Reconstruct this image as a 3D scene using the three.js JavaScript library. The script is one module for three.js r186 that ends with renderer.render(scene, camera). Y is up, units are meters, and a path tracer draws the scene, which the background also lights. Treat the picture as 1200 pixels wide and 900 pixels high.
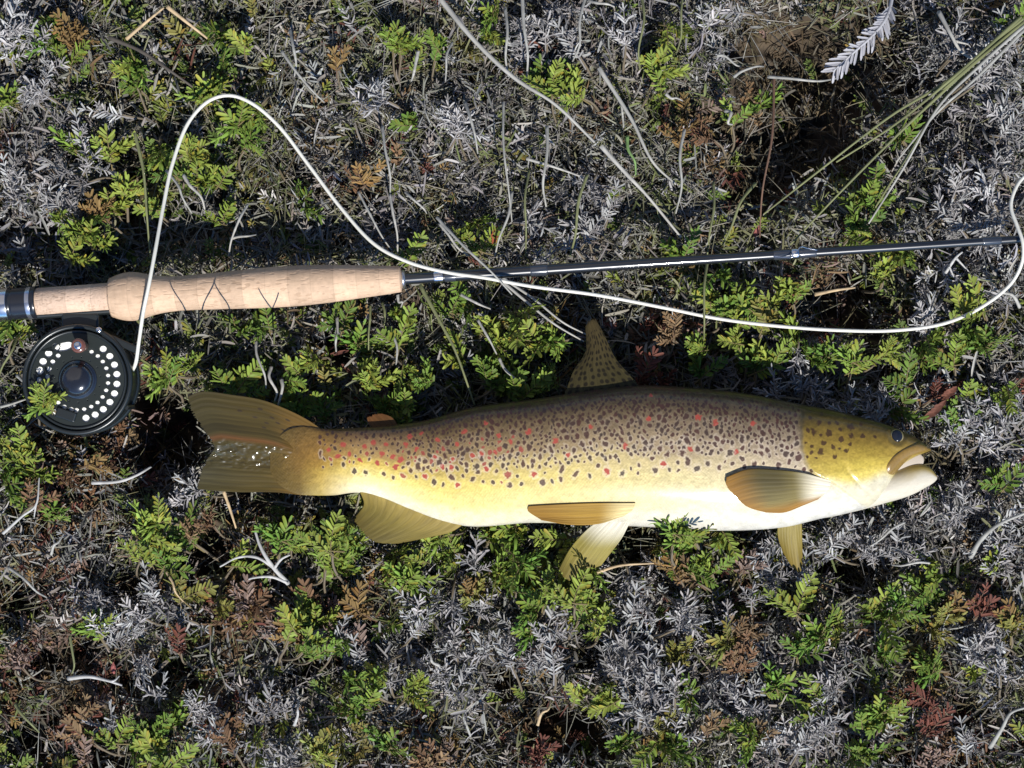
import * as THREE from 'three';
import { Sky } from 'three/addons/objects/Sky.js';
import { mergeGeometries } from 'three/addons/utils/BufferGeometryUtils.js';
import { RoundedBoxGeometry } from 'three/addons/geometries/RoundedBoxGeometry.js';

// ---------------------------------------------------------------- camera, sky, sun, exposure
const scene = new THREE.Scene();
const S = 0.00052;                       // metres per photograph pixel at the height of the trout's flank
const FOV = 26, REF = 0.02;
const D = (450 * S) / Math.tan((FOV / 2) * Math.PI / 180);
const CAMY = REF + D;
const camera = new THREE.PerspectiveCamera(FOV, 4 / 3, 0.05, 400);
camera.up.set(0, 0, -1);
camera.position.set(0, CAMY, 0);
camera.lookAt(0, 0, 0);

const SUN = new THREE.Vector3(0.15, 0.74, 0.60).normalize();
const sky = new Sky();
sky.name = 'sky'; sky.scale.setScalar(300);
sky.material.uniforms.sunPosition.value.copy(SUN);
sky.material.uniforms.turbidity.value = 3;
sky.material.uniforms.rayleigh.value = 0.9;
sky.material.uniforms.mieCoefficient.value = 0.003;
sky.userData = { kind: 'structure', label: 'clear blue daylight sky', category: 'sky' };
scene.add(sky);
scene.environmentIntensity = 0.12;
const sun = new THREE.DirectionalLight(new THREE.Color(1.0, 0.955, 0.88), 4.6);
sun.name = 'sun'; sun.position.copy(SUN).multiplyScalar(5); sun.target.position.set(0, 0, 0);
sun.castShadow = true; sun.shadow.mapSize.set(4096, 4096);
Object.assign(sun.shadow.camera, { left: -1, right: 1, top: 1, bottom: -1, near: 0.5, far: 12 });
scene.add(sun, sun.target);

const renderer = new THREE.WebGLRenderer({ antialias: true });
renderer.toneMapping = THREE.LinearToneMapping;
renderer.toneMappingExposure = 1.4;
renderer.shadowMap.enabled = true;

// ---------------------------------------------------------------- helpers
function rng(seed) { let a = seed >>> 0; return () => { a = (a + 0x6D2B79F5) | 0; let t = Math.imul(a ^ (a >>> 15), 1 | a); t = (t + Math.imul(t ^ (t >>> 7), 61 | t)) ^ t; return ((t ^ (t >>> 14)) >>> 0) / 4294967296; }; }
const lerp = (a, b, t) => a + (b - a) * t, clamp = (x, a = 0, b = 1) => Math.max(a, Math.min(b, x));
const sstep = (a, b, x) => { const t = clamp((x - a) / (b - a)); return t * t * (3 - 2 * t); };
function hash(i, j, k = 0) { let h = Math.imul(i, 374761393) + Math.imul(j, 668265263) + Math.imul(k, 2147483647) | 0; h = Math.imul(h ^ (h >>> 13), 1274126177); return ((h ^ (h >>> 16)) >>> 0) / 4294967296; }
function noise(x, y, k = 0) {
  const i = Math.floor(x), j = Math.floor(y), u = x - i, v = y - j, a = u * u * (3 - 2 * u), b = v * v * (3 - 2 * v);
  return lerp(lerp(hash(i, j, k), hash(i + 1, j, k), a), lerp(hash(i, j + 1, k), hash(i + 1, j + 1, k), a), b);
}
const fbm = (x, y, k = 0) => 0.5 * noise(x, y, k) + 0.28 * noise(x * 2.1, y * 2.1, k + 1) + 0.22 * noise(x * 4.3, y * 4.3, k + 2);
function interp(tab, x) {            // smooth (monotone-ish Catmull-Rom) table lookup
  const n = tab.length; if (x <= tab[0][0]) return tab[0][1]; if (x >= tab[n - 1][0]) return tab[n - 1][1];
  let i = 0; while (x > tab[i + 1][0]) i++;
  const [x0, y0] = tab[i], [x1, y1] = tab[i + 1], h = x1 - x0, t = (x - x0) / h;
  const sl = (a, b) => (b[1] - a[1]) / (b[0] - a[0]), s = sl(tab[i], tab[i + 1]);
  const m0 = i > 0 ? (sl(tab[i - 1], tab[i]) + s) / 2 : s, m1 = i < n - 2 ? (s + sl(tab[i + 1], tab[i + 2])) / 2 : s;
  const t2 = t * t, t3 = t2 * t;
  return (2 * t3 - 3 * t2 + 1) * y0 + (t3 - 2 * t2 + t) * h * m0 + (-2 * t3 + 3 * t2) * y1 + (t3 - t2) * h * m1;
}
// a photograph pixel seen at height y, in metres
const W = (px, py, y = REF) => { const k = S * (CAMY - y) / D; return new THREE.Vector3((px - 600) * k, y, (py - 450) * k); };
const toPx = (x, y, z) => { const k = S * (CAMY - y) / D; return [x / k + 600, z / k + 450]; };
const used = {};
function numbered(n) { const k = used[n] = (used[n] ?? -1) + 1; return k ? `${n}_${String(k).padStart(3, '0')}` : n; }
function tag(o, label, category, group, kind) { o.userData = { label, category }; if (group) o.userData.group = group; if (kind) o.userData.kind = kind; return o; }
function shadowed(o) { o.traverse((m) => { if (m.isMesh) { m.castShadow = true; m.receiveShadow = true; } }); return o; }
function part(name, geometry, material, parent) { const m = new THREE.Mesh(geometry, material); m.name = name; m.castShadow = m.receiveShadow = true; parent.add(m); return m; }
function top(name, o) { o.name = numbered(name); scene.add(shadowed(o)); return o; }
const lin = (r, g, b) => new THREE.Color().setRGB(r, g, b);
const std = (c, roughness, more = {}) => new THREE.MeshPhysicalMaterial({ color: lin(...c), roughness, ...more });
function dataTex(w, h, fn, srgb = true, repeat = false) {      // fn returns linear rgb (or a grey value)
  const d = new Uint8Array(w * h * 4), enc = (x) => 255 * (srgb ? (x <= 0.0031308 ? 12.92 * x : 1.055 * Math.pow(clamp(x), 1 / 2.4) - 0.055) : clamp(x));
  for (let j = 0; j < h; j++) for (let i = 0; i < w; i++) {
    const c = fn((i + 0.5) / w, (j + 0.5) / h), o = (j * w + i) * 4;
    if (typeof c === 'number') d[o] = d[o + 1] = d[o + 2] = enc(c); else { d[o] = enc(c[0]); d[o + 1] = enc(c[1]); d[o + 2] = enc(c[2]); }
    d[o + 3] = 255;
  }
  const t = new THREE.DataTexture(d, w, h); t.magFilter = THREE.LinearFilter; t.minFilter = THREE.LinearMipmapLinearFilter; t.generateMipmaps = true;
  if (srgb) t.colorSpace = THREE.SRGBColorSpace;
  t.wrapS = t.wrapT = repeat ? THREE.RepeatWrapping : THREE.ClampToEdgeWrapping; t.needsUpdate = true; return t;
}
class MB {                                                     // collects vertices with colours and uv
  constructor() { this.p = []; this.c = []; this.i = []; this.u = []; }
  v(x, y, z, c = [1, 1, 1], u = 0, w = 0) { this.p.push(x, y, z); this.c.push(...c); this.u.push(u, w); return this.p.length / 3 - 1; }
  quad(a, b, c, d) { this.i.push(a, b, c, a, c, d); }
  tri(a, b, c) { this.i.push(a, b, c); }
  geo(colors = true) {
    const g = new THREE.BufferGeometry();
    g.setAttribute('position', new THREE.Float32BufferAttribute(this.p, 3));
    if (colors) g.setAttribute('color', new THREE.Float32BufferAttribute(this.c, 3));
    g.setAttribute('uv', new THREE.Float32BufferAttribute(this.u, 2));
    g.setIndex(this.i); g.computeVertexNormals(); return g;
  }
}
const V = (x, y, z) => new THREE.Vector3(x, y, z);
// a tapering tube through points, radius from a function of 0..1
function tubeInto(mb, pts, rad, sides = 5, seg = 12, col = [1, 1, 1]) {
  const curve = new THREE.CatmullRomCurve3(pts), rings = [];
  let up = V(0, 1, 0);
  for (let k = 0; k <= seg; k++) {
    const s = k / seg, c = curve.getPoint(s), t = curve.getTangent(s).normalize();
    let a = up.clone().sub(t.clone().multiplyScalar(up.dot(t))); if (a.lengthSq() < 1e-6) a = V(1, 0, 0); a.normalize(); up = a;
    const b = t.clone().cross(a), r = rad(s), ring = [];
    for (let q = 0; q < sides; q++) { const f = q / sides * Math.PI * 2, x = Math.cos(f) * r, y = Math.sin(f) * r; ring.push(mb.v(c.x + a.x * x + b.x * y, c.y + a.y * x + b.y * y, c.z + a.z * x + b.z * y, typeof col === 'function' ? col(s) : col, s, q / sides)); }
    if (k) for (let q = 0; q < sides; q++) mb.quad(rings[k - 1][q], rings[k - 1][(q + 1) % sides], ring[(q + 1) % sides], ring[q]);
    rings.push(ring);
  }
  for (const [ring, flip] of [[rings[0], 1], [rings[seg], 0]]) for (let q = 1; q < sides - 1; q++) flip ? mb.tri(ring[0], ring[q + 1], ring[q]) : mb.tri(ring[0], ring[q], ring[q + 1]);
}

// ---------------------------------------------------------------- outlines of what lies on the heath (photograph pixels)
const TOP = [[318, 528], [326, 514], [338, 504], [352, 500], [366, 500], [380, 502], [420, 501], [490, 494], [556, 477], [637, 466], [710, 454], [747, 451.5], [820, 455], [867, 460], [940, 474], [967, 479], [1007, 488.5], [1033, 496], [1060, 507], [1078, 517], [1088, 525]];
const BOT = [[318, 552], [326, 565], [338, 574], [352, 579], [366, 580], [391, 580], [420, 577], [450, 584], [480, 596], [515, 609], [549, 616], [622, 612], [717, 615], [783, 618], [833, 621], [917, 617], [960, 607], [1000, 598], [1022, 589], [1034, 575], [1042, 560], [1054, 545], [1070, 535], [1088, 528]];
const WID = [[318, .1], [330, .9], [345, 2], [358, 4], [372, 7.5], [400, 16], [450, 25], [520, 33], [600, 42], [700, 48], [800, 50], [900, 48], [960, 43], [1000, 37], [1040, 28], [1065, 20], [1080, 12], [1088, 4]];
const YC = 0.024;                                              // height of the trout's middle plane
const rodY = (px) => 349 - 0.06443 * (px - 129);
const REEL = [90, 445];
function covered(px, py) {                                     // 0 free .. 1 under an object lying on the heath
  let c = 0;
  if (px > 216 && px < 1096) {
    const t = px < 366 ? lerp(458, 498, sstep(250, 366, px)) : px > 1088 ? 540 : interp(TOP, px), b = px < 366 ? 578 : px > 940 ? interp([[940, 612], [1000, 598], [1067, 579], [1095, 561]], px) : interp(BOT, px);
    c = Math.max(c, sstep(-8, 8, Math.min(py - t, b - py)));
  }
  if (px < 475) c = Math.max(c, sstep(-30, -20, -Math.abs(py - rodY(px)))); else c = Math.max(c, sstep(-10, -6, -Math.abs(py - rodY(px))));
  c = Math.max(c, sstep(-74, -64, -Math.hypot(px - REEL[0], py - REEL[1])));
  return c;
}

// ---------------------------------------------------------------- ground
const HOLES = [[905, 40, 40], [1078, 100, 30], [1095, 140, 24], [20, 705, 24], [100, 765, 28], [30, 865, 28], [210, 785, 24], [1060, 55, 38], [875, 150, 42], [1015, 185, 36], [868, 235, 28], [1040, 20, 30], [955, 60, 60], [1000, 95, 45], [915, 95, 45], [940, 160, 50], [985, 150, 40], [905, 210, 35], [175, 470, 32], [205, 500, 36], [190, 540, 34], [120, 95, 16], [140, 182, 22], [430, 215, 20], [338, 198, 18], [652, 188, 20], [205, 650, 26], [245, 655, 28], [145, 685, 26], [1112, 540, 24], [1120, 560, 20], [1000, 345, 34], [1030, 370, 24], [965, 365, 24], [1000, 670, 34], [1040, 675, 18], [690, 760, 26], [640, 850, 30], [690, 860, 30], [590, 800, 24], [700, 880, 30], [1130, 835, 26], [1060, 885, 22], [400, 290, 16], [400, 405, 18], [560, 465, 12], [115, 880, 30], [150, 800, 22], [40, 790, 22], [70, 830, 20], [670, 400, 14], [660, 425, 16], [280, 600, 20], [255, 590, 16], [380, 605, 16], [870, 635, 18], [745, 650, 22], [900, 290, 14], [640, 470, 10], [520, 300, 12], [870, 40, 30], [60, 270, 14], [130, 250, 16], [345, 790, 16], [380, 775, 14], [560, 860, 16], [880, 800, 16], [1040, 430, 20], [990, 440, 14]];
const holeDepth = (px, py) => { let h = 0; for (const [x, y, r] of HOLES) { const d = ((px - x) ** 2 + (py - y) ** 2) / (r * r); if (d < 4) h = Math.max(h, Math.exp(-d * d * 0.7) * (0.014 + 0.0009 * r)); } return h; };
const holeAt = (px, py) => { let h = 0; for (const [x, y, r] of HOLES) { const d = ((px - x) ** 2 + (py - y) ** 2) / (r * r); if (d < 4) h = Math.max(h, Math.exp(-d * d * 0.7)); } return h; };
function groundY(x, z) {
  const [px, py] = toPx(x, -0.03, z), far = Math.hypot(x, z);
  const fade = 1 - sstep(0.8, 2.5, far);
  let y = -0.040 + fade * (0.020 * (fbm(x * 9 + 7, z * 9 + 3, 5) - 0.5) + 0.006 * (noise(x * 70, z * 70, 8) - 0.5));
  y -= fade * holeDepth(px, py) * (0.75 + 0.5 * noise(x * 120, z * 120, 19));
  if (far > 0.8) y += 0.08 * sstep(0.8, 6, far) * (noise(x * 0.7, z * 0.7, 4) - 0.5);
  return y;
}
{
  const ax = []; for (let k = -230; k <= 230; k++) { const t = k / 230, a = Math.abs(t); ax.push(Math.sign(t) * (a < 0.8 ? a / 0.8 * 0.7 : 0.7 + 60 * Math.pow((a - 0.8) / 0.2, 3))); }
  const mb = new MB(), n = ax.length;
  for (const z of ax) for (const x of ax) mb.v(x, groundY(x, z), z, [1, 1, 1], x, z);
  for (let j = 0; j < n - 1; j++) for (let i = 0; i < n - 1; i++) mb.quad(j * n + i, (j + 1) * n + i, (j + 1) * n + i + 1, j * n + i + 1);
  const tex = dataTex(512, 512, (u, v) => { const f = fbm(u * 24, v * 24, 11), g = noise(u * 150, v * 150, 14); return [0.048 + 0.08 * f * g, 0.036 + 0.058 * f * g, 0.024 + 0.036 * f * g]; }, true, true);
  tex.repeat.set(5, 5);
  const m = new THREE.Mesh(mb.geo(false), new THREE.MeshStandardMaterial({ map: tex, roughness: 0.95 }));
  top('ground', m); tag(m, 'brown peaty soil beneath the heath plants', 'ground', null, 'structure');
}

// ---------------------------------------------------------------- heath plants: shapes
const leafy = new THREE.MeshPhysicalMaterial({ vertexColors: true, roughness: 0.55, specularIntensity: 0.35, side: THREE.DoubleSide });
const deadLeaf = new THREE.MeshPhysicalMaterial({ vertexColors: true, roughness: 0.85, specularIntensity: 0.3, side: THREE.DoubleSide });
const stemMat = new THREE.MeshStandardMaterial({ vertexColors: true, roughness: 0.8 });
function leafInto(mb, o, dir, up, len, wid, fold, curl, c0, c1) {
  const side = V().crossVectors(dir, up).normalize(), ss = [0, 0.22, 0.55, 0.85, 1], ww = [0.45, 0.92, 1.0, 0.92, 0.42]; let prev;
  for (let k = 0; k < 5; k++) {
    const s = ss[k], w = ww[k] * wid / 2, c = o.clone().addScaledVector(dir, len * s * (1 - 0.15 * Math.abs(curl) * s)).addScaledVector(up, curl * len * s * s), f = fold * w;
    const col = c0.map((x, q) => lerp(x, c1[q], s));
    const a = c.clone().addScaledVector(side, w).addScaledVector(up, f), b = c.clone().addScaledVector(side, -w).addScaledVector(up, f);
    const row = [mb.v(a.x, a.y, a.z, col), mb.v(c.x, c.y, c.z, col), mb.v(b.x, b.y, b.z, col)];
    if (prev) { mb.quad(prev[0], row[0], row[1], prev[1]); mb.quad(prev[1], row[1], row[2], prev[2]); }
    prev = row;
  }
}
// mode 'pinnate': two ranks of leaflets along a stem; 'tuft': leaves all round it. The stem runs along +x from the origin and arches.
function sprig(seed, o) {
  const r = rng(seed), leaves = new MB(), stem = new MB(), L = o.L, bend = o.bend * (0.7 + 0.6 * r()), sway = (r() - 0.5) * 0.35;
  const at = (s) => V(L * s, L * bend * s * (1 - 0.75 * s), L * sway * s * s);
  const tan = (s) => at(Math.min(1, s + 0.02)).sub(at(s - 0.02)).normalize();
  const pts = [-0.25, 0, 0.33, 0.66, 1].map(at);
  tubeInto(stem, pts, (s) => o.stemR * (1.15 - 0.75 * s), 5, 7, o.stemC);
  const n = o.n;
  for (let k = 0; k < n; k++) {
    const s = o.from + (1 - o.from) * (k + 0.5 * r() * 0.4) / n, p = at(s), t = tan(s), size = (k < 1 ? 0.8 : 1) * (1 - 0.22 * sstep(0.6, 1, s)) * (0.72 + 0.5 * r());
    if (o.drop && r() < o.drop) continue;
    const dirs = o.mode === 'pinnate' ? [0, Math.PI] : [k * 2.4, k * 2.4 + Math.PI * 0.75];
    for (const a0 of dirs) {
      if (o.drop && r() < o.drop * 0.6) continue;
      const a = a0 + (r() - 0.5) * o.jit, b = V(0, Math.sin(a), Math.cos(a)), side = b.clone().sub(t.clone().multiplyScalar(b.dot(t))).normalize();
      const open = o.open * (1 - 0.35 * s) + (r() - 0.5) * o.jit * 0.5;
      const dir = t.clone().multiplyScalar(Math.cos(open)).addScaledVector(side, Math.sin(open)).normalize();
      let up = o.mode === 'pinnate' ? V(0, 1, 0) : t.clone(); up = up.addScaledVector(dir, -up.dot(dir)).normalize();
      const roll = (r() - 0.5) * o.jit * 1.4; up.applyAxisAngle(dir, roll);
      const tone = 0.75 + 0.5 * r(), mixTip = r() < o.tipP ? 0.7 : 0.0;
      const c0 = o.leafC.map((x) => x * tone), c1 = c0.map((x, q) => lerp(x * 1.12, o.tipC[q], mixTip));
      leafInto(leaves, p, dir, up, o.len * size, o.wid * (0.85 + 0.3 * r()) * (0.5 + 0.5 * size), o.fold * (0.6 + 0.8 * r()), (r() - 0.35) * o.curl, c0, c1);
    }
  }
  leafInto(leaves, at(0.97), tan(0.98), V(0, 1, 0), o.len * 0.6, o.wid * 0.8, o.fold, 0, o.leafC, o.leafC);
  return { leaves: leaves.geo(), stem: stem.geo() };
}
const G = { mode: 'pinnate', L: 0.02, n: 10, from: 0.08, len: 0.0064, wid: 0.0018, open: 1.0, jit: 0.75, fold: 0.5, curl: 0.6, bend: 0.3, drop: 0.07, stemR: 0.0005, stemC: [0.14, 0.11, 0.045], leafC: [1, 1, 1], tipC: [1.7, 0.95, 0.6], tipP: 0.16 };
const DEAD = { ...G, fold: 1.2, curl: 1.1, jit: 1.05, stemR: 0.0006, stemC: [0.2, 0.19, 0.19], tipC: [0.7, 0.7, 0.72], tipP: 0.25 };
const shoots = {
  green: [1, 2, 3, 4].map((k) => sprig(100 + k, { ...G, L: 0.013 + 0.0026 * k, n: 6 + k })).concat([5, 6, 7].map((k) => sprig(100 + k, { ...G, mode: 'tuft', L: 0.004 + 0.0018 * k, n: 9 + (k & 1), len: 0.0068, wid: 0.0017, open: 0.95, jit: 0.85 }))),
  grey: [1, 2, 3, 4].map((k) => sprig(200 + k, { ...DEAD, L: 0.014 + 0.003 * k, n: 6 + k, len: 0.0068, wid: 0.00125, drop: 0.16 })).concat([5, 6, 7].map((k) => sprig(200 + k, { ...DEAD, mode: 'tuft', L: 0.005 + 0.0026 * k, n: 12, len: 0.0066, wid: 0.0011, curl: 1.5, jit: 1.4, drop: 0.15, tipP: 0.1 }))),
  brown: [1, 2, 3].map((k) => sprig(300 + k, { ...DEAD, L: 0.013 + 0.003 * k, n: 6 + k, len: 0.0062, wid: 0.0015, fold: 0.8, curl: 0.9, drop: 0.1, stemC: [0.1, 0.06, 0.035], tipC: [1.3, 0.9, 0.6], tipP: 0.3 })).concat([5].map((k) => sprig(300 + k, { ...DEAD, mode: 'tuft', L: 0.015, n: 11, len: 0.0064, wid: 0.0014, fold: 0.9, stemC: [0.1, 0.06, 0.035], tipP: 0.2 }))),
};
// a sprig as it stands: a main shoot, side shoots of several sizes, and a bare woody stem going down into the mat
function branchy(list, seed, main, many) {
  const r = rng(seed), L = [], T = [], mt = new THREE.Matrix4(), q = new THREE.Quaternion(), e = new THREE.Euler();
  for (let k = 0; k < many; k++) {
    const v = k === 0 ? list[main] : list[Math.floor(r() * list.length)], along = k === 0 ? 0 : 0.0005 + 0.009 * r(), sc = k === 0 ? 1 : 0.5 + 0.42 * r(), side = k % 2 ? 1 : -1;
    e.set(k ? (r() - 0.5) * 1.1 : 0, k ? side * (0.45 + 0.75 * r()) : 0, k ? (r() - 0.4) * 0.7 : 0, 'YZX');
    mt.compose(V(along, 0.001 * k * r(), side * 0.0008), q.setFromEuler(e), V(sc, sc, sc));
    const tone = 0.82 + 0.36 * r(), warm = 1 + (r() - 0.5) * (list === shoots.green ? 0.22 : 0.07), a = v.leaves.clone().applyMatrix4(mt), c = a.attributes.color; for (let z = 0; z < c.count; z++) c.setXYZ(z, c.getX(z) * tone * warm, c.getY(z) * tone, c.getZ(z) * tone);
    L.push(a); T.push(v.stem.clone().applyMatrix4(mt));
  }
  const mb = new MB(); tubeInto(mb, [V(-0.022, -0.02, 0.002 * (r() - 0.5)), V(-0.012, -0.007, 0.003 * (r() - 0.5)), V(-0.004, -0.0006, 0), V(0.002, 0, 0)], (x) => 0.0009 - 0.0003 * x, 5, 7, [0.13, 0.105, 0.07]); T.push(mb.geo());
  return { leaves: mergeGeometries(L), stem: mergeGeometries(T) };
}
const variants = { green: shoots.green.map((v, k) => branchy(shoots.green, 500 + k, k, 4 + (k % 3))), grey: shoots.grey.map((v, k) => branchy(shoots.grey, 520 + k, k, 3 + (k % 3))), brown: shoots.brown.map((v, k) => branchy(shoots.brown, 540 + k, k, 3 + (k % 2))) };
// loose dead litter: curled strips and bits of twig
function litter(seed, n, spread, len, wid, lift, flat) {
  const r = rng(seed), mb = new MB();
  for (let k = 0; k < n; k++) {
    const a = r() * Math.PI * 2, e = (r() - 0.3) * flat, d = V(Math.cos(a) * Math.cos(e), Math.sin(e), Math.sin(a) * Math.cos(e)), up = V(0, 1, 0).addScaledVector(d, -d.y).normalize().applyAxisAngle(d, (r() - 0.5) * 2.2);
    const R = spread * Math.sqrt(r()), b = r() * 6.28, o = V(Math.cos(b) * R, lift * r(), Math.sin(b) * R), l = len * (0.5 + r()), tone = 0.5 + 0.6 * r(), c = [tone, tone * (0.96 + 0.05 * r()), tone * (0.92 + 0.12 * r())];
    leafInto(mb, o.addScaledVector(d, -l / 2), d, up, l, wid * (0.6 + 0.8 * r()), 0.9 * r(), (r() - 0.5) * 1.3, c, c);
  }
  return mb.geo();
}
// thin wiry blades that rise and bow
function wisps(seed, n, len, rad, spread, curly = 0) {
  const r = rng(seed), mb = new MB();
  for (let k = 0; k < n; k++) {
    const a = r() * 6.28, b = r() * 6.28, R = spread * Math.sqrt(r()), l = len * (0.5 + r()), el = 0.15 + 0.8 * r(), o = V(Math.cos(b) * R, 0, Math.sin(b) * R), h = V(Math.cos(a), 0, Math.sin(a)), k2 = V(-h.z, 0, h.x).multiplyScalar((r() - 0.5) * 0.4 * l), tone = 0.6 + 0.7 * r();
    if (curly) { const pts = []; let p = o.clone(), a2 = a; for (let q = 0; q < 6; q++) { pts.push(p.clone()); a2 += (r() - 0.5) * curly; p.add(V(Math.cos(a2) * l / 5, (r() - 0.42) * l * 0.14, Math.sin(a2) * l / 5)); } tubeInto(mb, pts, (s) => rad * (1 - 0.55 * s), 3, 9, [tone, tone, tone * 1.02]); continue; }
    tubeInto(mb, [o, o.clone().addScaledVector(h, l * 0.5 * Math.cos(el)).add(V(0, l * 0.42 * Math.sin(el), 0)).addScaledVector(k2, 0.4), o.clone().addScaledVector(h, l * Math.cos(el * 0.8)).add(V(0, l * 0.5 * Math.sin(el), 0)).add(k2)], (s) => rad * (1 - 0.65 * s), 3, 5, [tone, tone, tone * 0.96]);
  }
  return mb.geo();
}
const both = (v) => mergeGeometries([v.leaves, v.stem]);

// ---------------------------------------------------------------- where each kind grows (photograph pixels): x, y, radius, weight
const GREEN = [[90, 60, 60, .5], [140, 100, 50, .6], [260, 60, 40, .7], [250, 130, 70, 1], [120, 170, 45, .8], [190, 200, 50, .8], [100, 270, 40, 1], [250, 240, 50, .5], [475, 40, 25, .7], [570, 40, 35, .5], [650, 95, 22, .8], [775, 80, 28, .8], [1015, 230, 40, .9], [15, 385, 25, .8], [35, 540, 45, .8], [200, 430, 40, .8], [285, 380, 30, .5], [350, 450, 40, 1], [450, 440, 60, 1], [400, 375, 50, .5], [600, 410, 55, 1.3], [850, 350, 50, 1], [900, 380, 50, .9], [810, 405, 30, .7], [1045, 310, 25, .7], [1130, 370, 40, 1], [1050, 410, 60, .6], [1140, 460, 40, .6], [190, 630, 30, .8], [390, 640, 60, 1.1], [340, 640, 40, .8], [360, 735, 35, 1], [505, 655, 50, 1.2], [600, 660, 60, 1.1], [680, 705, 40, 1.1], [420, 815, 40, .7], [380, 870, 40, .6], [190, 865, 40, .9], [800, 630, 40, 1], [830, 670, 50, .7], [700, 815, 30, .6], [740, 870, 60, .7], [850, 750, 60, .4], [945, 720, 50, 1], [1060, 710, 70, 1], [1050, 770, 40, .8], [1030, 840, 40, .9], [1115, 730, 45, .6], [460, 740, 40, .4], [250, 720, 40, .3]];
const SILVER = [[20, 25, 50, 1.4], [50, 120, 60, 1], [50, 210, 60, 1.8], [110, 40, 60, .7], [430, 110, 30, .8], [535, 135, 40, 1.3], [640, 35, 60, 1.6], [735, 20, 40, 1], [850, 20, 50, 1.4], [670, 260, 60, 1.2], [1140, 40, 70, 1.4], [1140, 225, 60, 2.4], [1080, 110, 40, .4], [1180, 120, 50, 1.2], [1160, 310, 60, 1.2], [1085, 370, 25, 1.2], [930, 450, 70, 1.6], [1140, 500, 70, 2], [1160, 600, 70, 2.2], [1040, 640, 80, 2.2], [215, 570, 25, 1.4], [120, 690, 60, 1.3], [130, 730, 40, 1.2], [490, 720, 50, 1.2], [540, 750, 60, 1.2], [330, 820, 40, 1.3], [460, 780, 50, 1.2], [550, 830, 50, 1], [650, 750, 40, 1.3], [750, 715, 40, 1.2], [810, 720, 40, 1], [755, 800, 60, 2], [930, 850, 80, 2], [980, 790, 60, 1.3], [1150, 745, 40, 1.6], [860, 800, 60, 1.4], [330, 880, 40, 1], [1170, 800, 60, .8], [730, 760, 50, 1.2], [400, 210, 80, .5], [560, 220, 80, .7]];
const BROWN = [[85, 35, 35, .9], [60, 180, 60, .5], [290, 700, 40, 1.3], [240, 730, 50, .8], [420, 705, 35, 1], [340, 735, 30, .8], [870, 750, 50, 1.2], [790, 660, 30, .8], [840, 160, 60, .8], [790, 380, 40, .8], [90, 840, 60, 1.1], [60, 740, 70, 1.1], [270, 850, 40, 1], [505, 880, 40, .9], [640, 870, 50, 1], [1150, 700, 40, .8], [1085, 830, 40, 1.2], [1110, 870, 50, .8], [80, 555, 70, 1.4], [30, 830, 60, 1.2], [420, 200, 50, .6], [1090, 475, 40, .7], [860, 680, 40, .6], [20, 130, 40, .4], [980, 350, 50, .7], [520, 230, 40, .5]];
const sumAt = (list, px, py) => { let s = 0; for (const [x, y, r, w] of list) { const d = ((px - x) ** 2 + (py - y) ** 2) / (r * r); if (d < 5) s += w * Math.exp(-d); } return s; };
const inFrame = (px, py, m = 0) => px > -m && px < 1200 + m && py > -m && py < 900 + m;
function weights(px, py) {
  const k = inFrame(px, py, 10) ? 1 : 0;
  const o = 1 - k;
  return { green: sumAt(GREEN, px, py) + o * 0.9 * sstep(0.45, 0.7, noise(px / 70, py / 70, 31)), grey: sumAt(SILVER, px, py) + o * 1.2 * sstep(0.4, 0.7, noise(px / 110, py / 110, 32)), brown: sumAt(BROWN, px, py) + o * 0.6 * sstep(0.5, 0.75, noise(px / 80, py / 80, 33)) };
}
const GREENC = [[0.118, 0.172, 0.030], [0.088, 0.148, 0.026], [0.150, 0.196, 0.036], [0.075, 0.125, 0.024], [0.135, 0.14, 0.036]];
const GREYC = [[0.265, 0.26, 0.258], [0.205, 0.20, 0.20], [0.15, 0.143, 0.138], [0.33, 0.325, 0.325], [0.225, 0.20, 0.182]];
const BROWNC = [[0.12, 0.072, 0.042], [0.16, 0.11, 0.062], [0.11, 0.045, 0.034], [0.165, 0.11, 0.045], [0.17, 0.125, 0.105]];
const pick = (r, a) => a[Math.floor(r() * a.length) % a.length];
const jig = (r, c, k = 0.2) => { const t = 1 + (r() - 0.5) * 2 * k; return [c[0] * t * (1 + (r() - 0.5) * 0.12), c[1] * t, c[2] * t * (1 + (r() - 0.5) * 0.12)]; };

// ---------------------------------------------------------------- the mat (uncountable, instanced)
class Mat {
  constructor(name, geometries, material, label, category) { this.g = geometries; this.m = material; this.name = name; this.label = label; this.cat = category; this.list = geometries.map(() => []); }
  add(k, matrix, color) { this.list[k].push([matrix, color]); }
  build() {
    this.g.forEach((g, k) => {
      const l = this.list[k]; if (!l.length) return;
      const m = new THREE.InstancedMesh(g, this.m, l.length), c = new THREE.Color();
      l.forEach(([mt, col], i) => { m.setMatrixAt(i, mt); m.setColorAt(i, c.setRGB(...col)); });
      top(this.name, m); tag(m, this.label, this.cat, this.label, 'stuff');
    });
  }
}
const e1 = new THREE.Euler(), q1 = new THREE.Quaternion();
const place = (x, y, z, yaw, pitch, roll, s) => new THREE.Matrix4().compose(V(x, y, z), q1.clone().setFromEuler(e1.set(roll, yaw, pitch, 'YZX')), V(s, s, s));
const HX = 0.45, HZ = 0.36;
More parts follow.
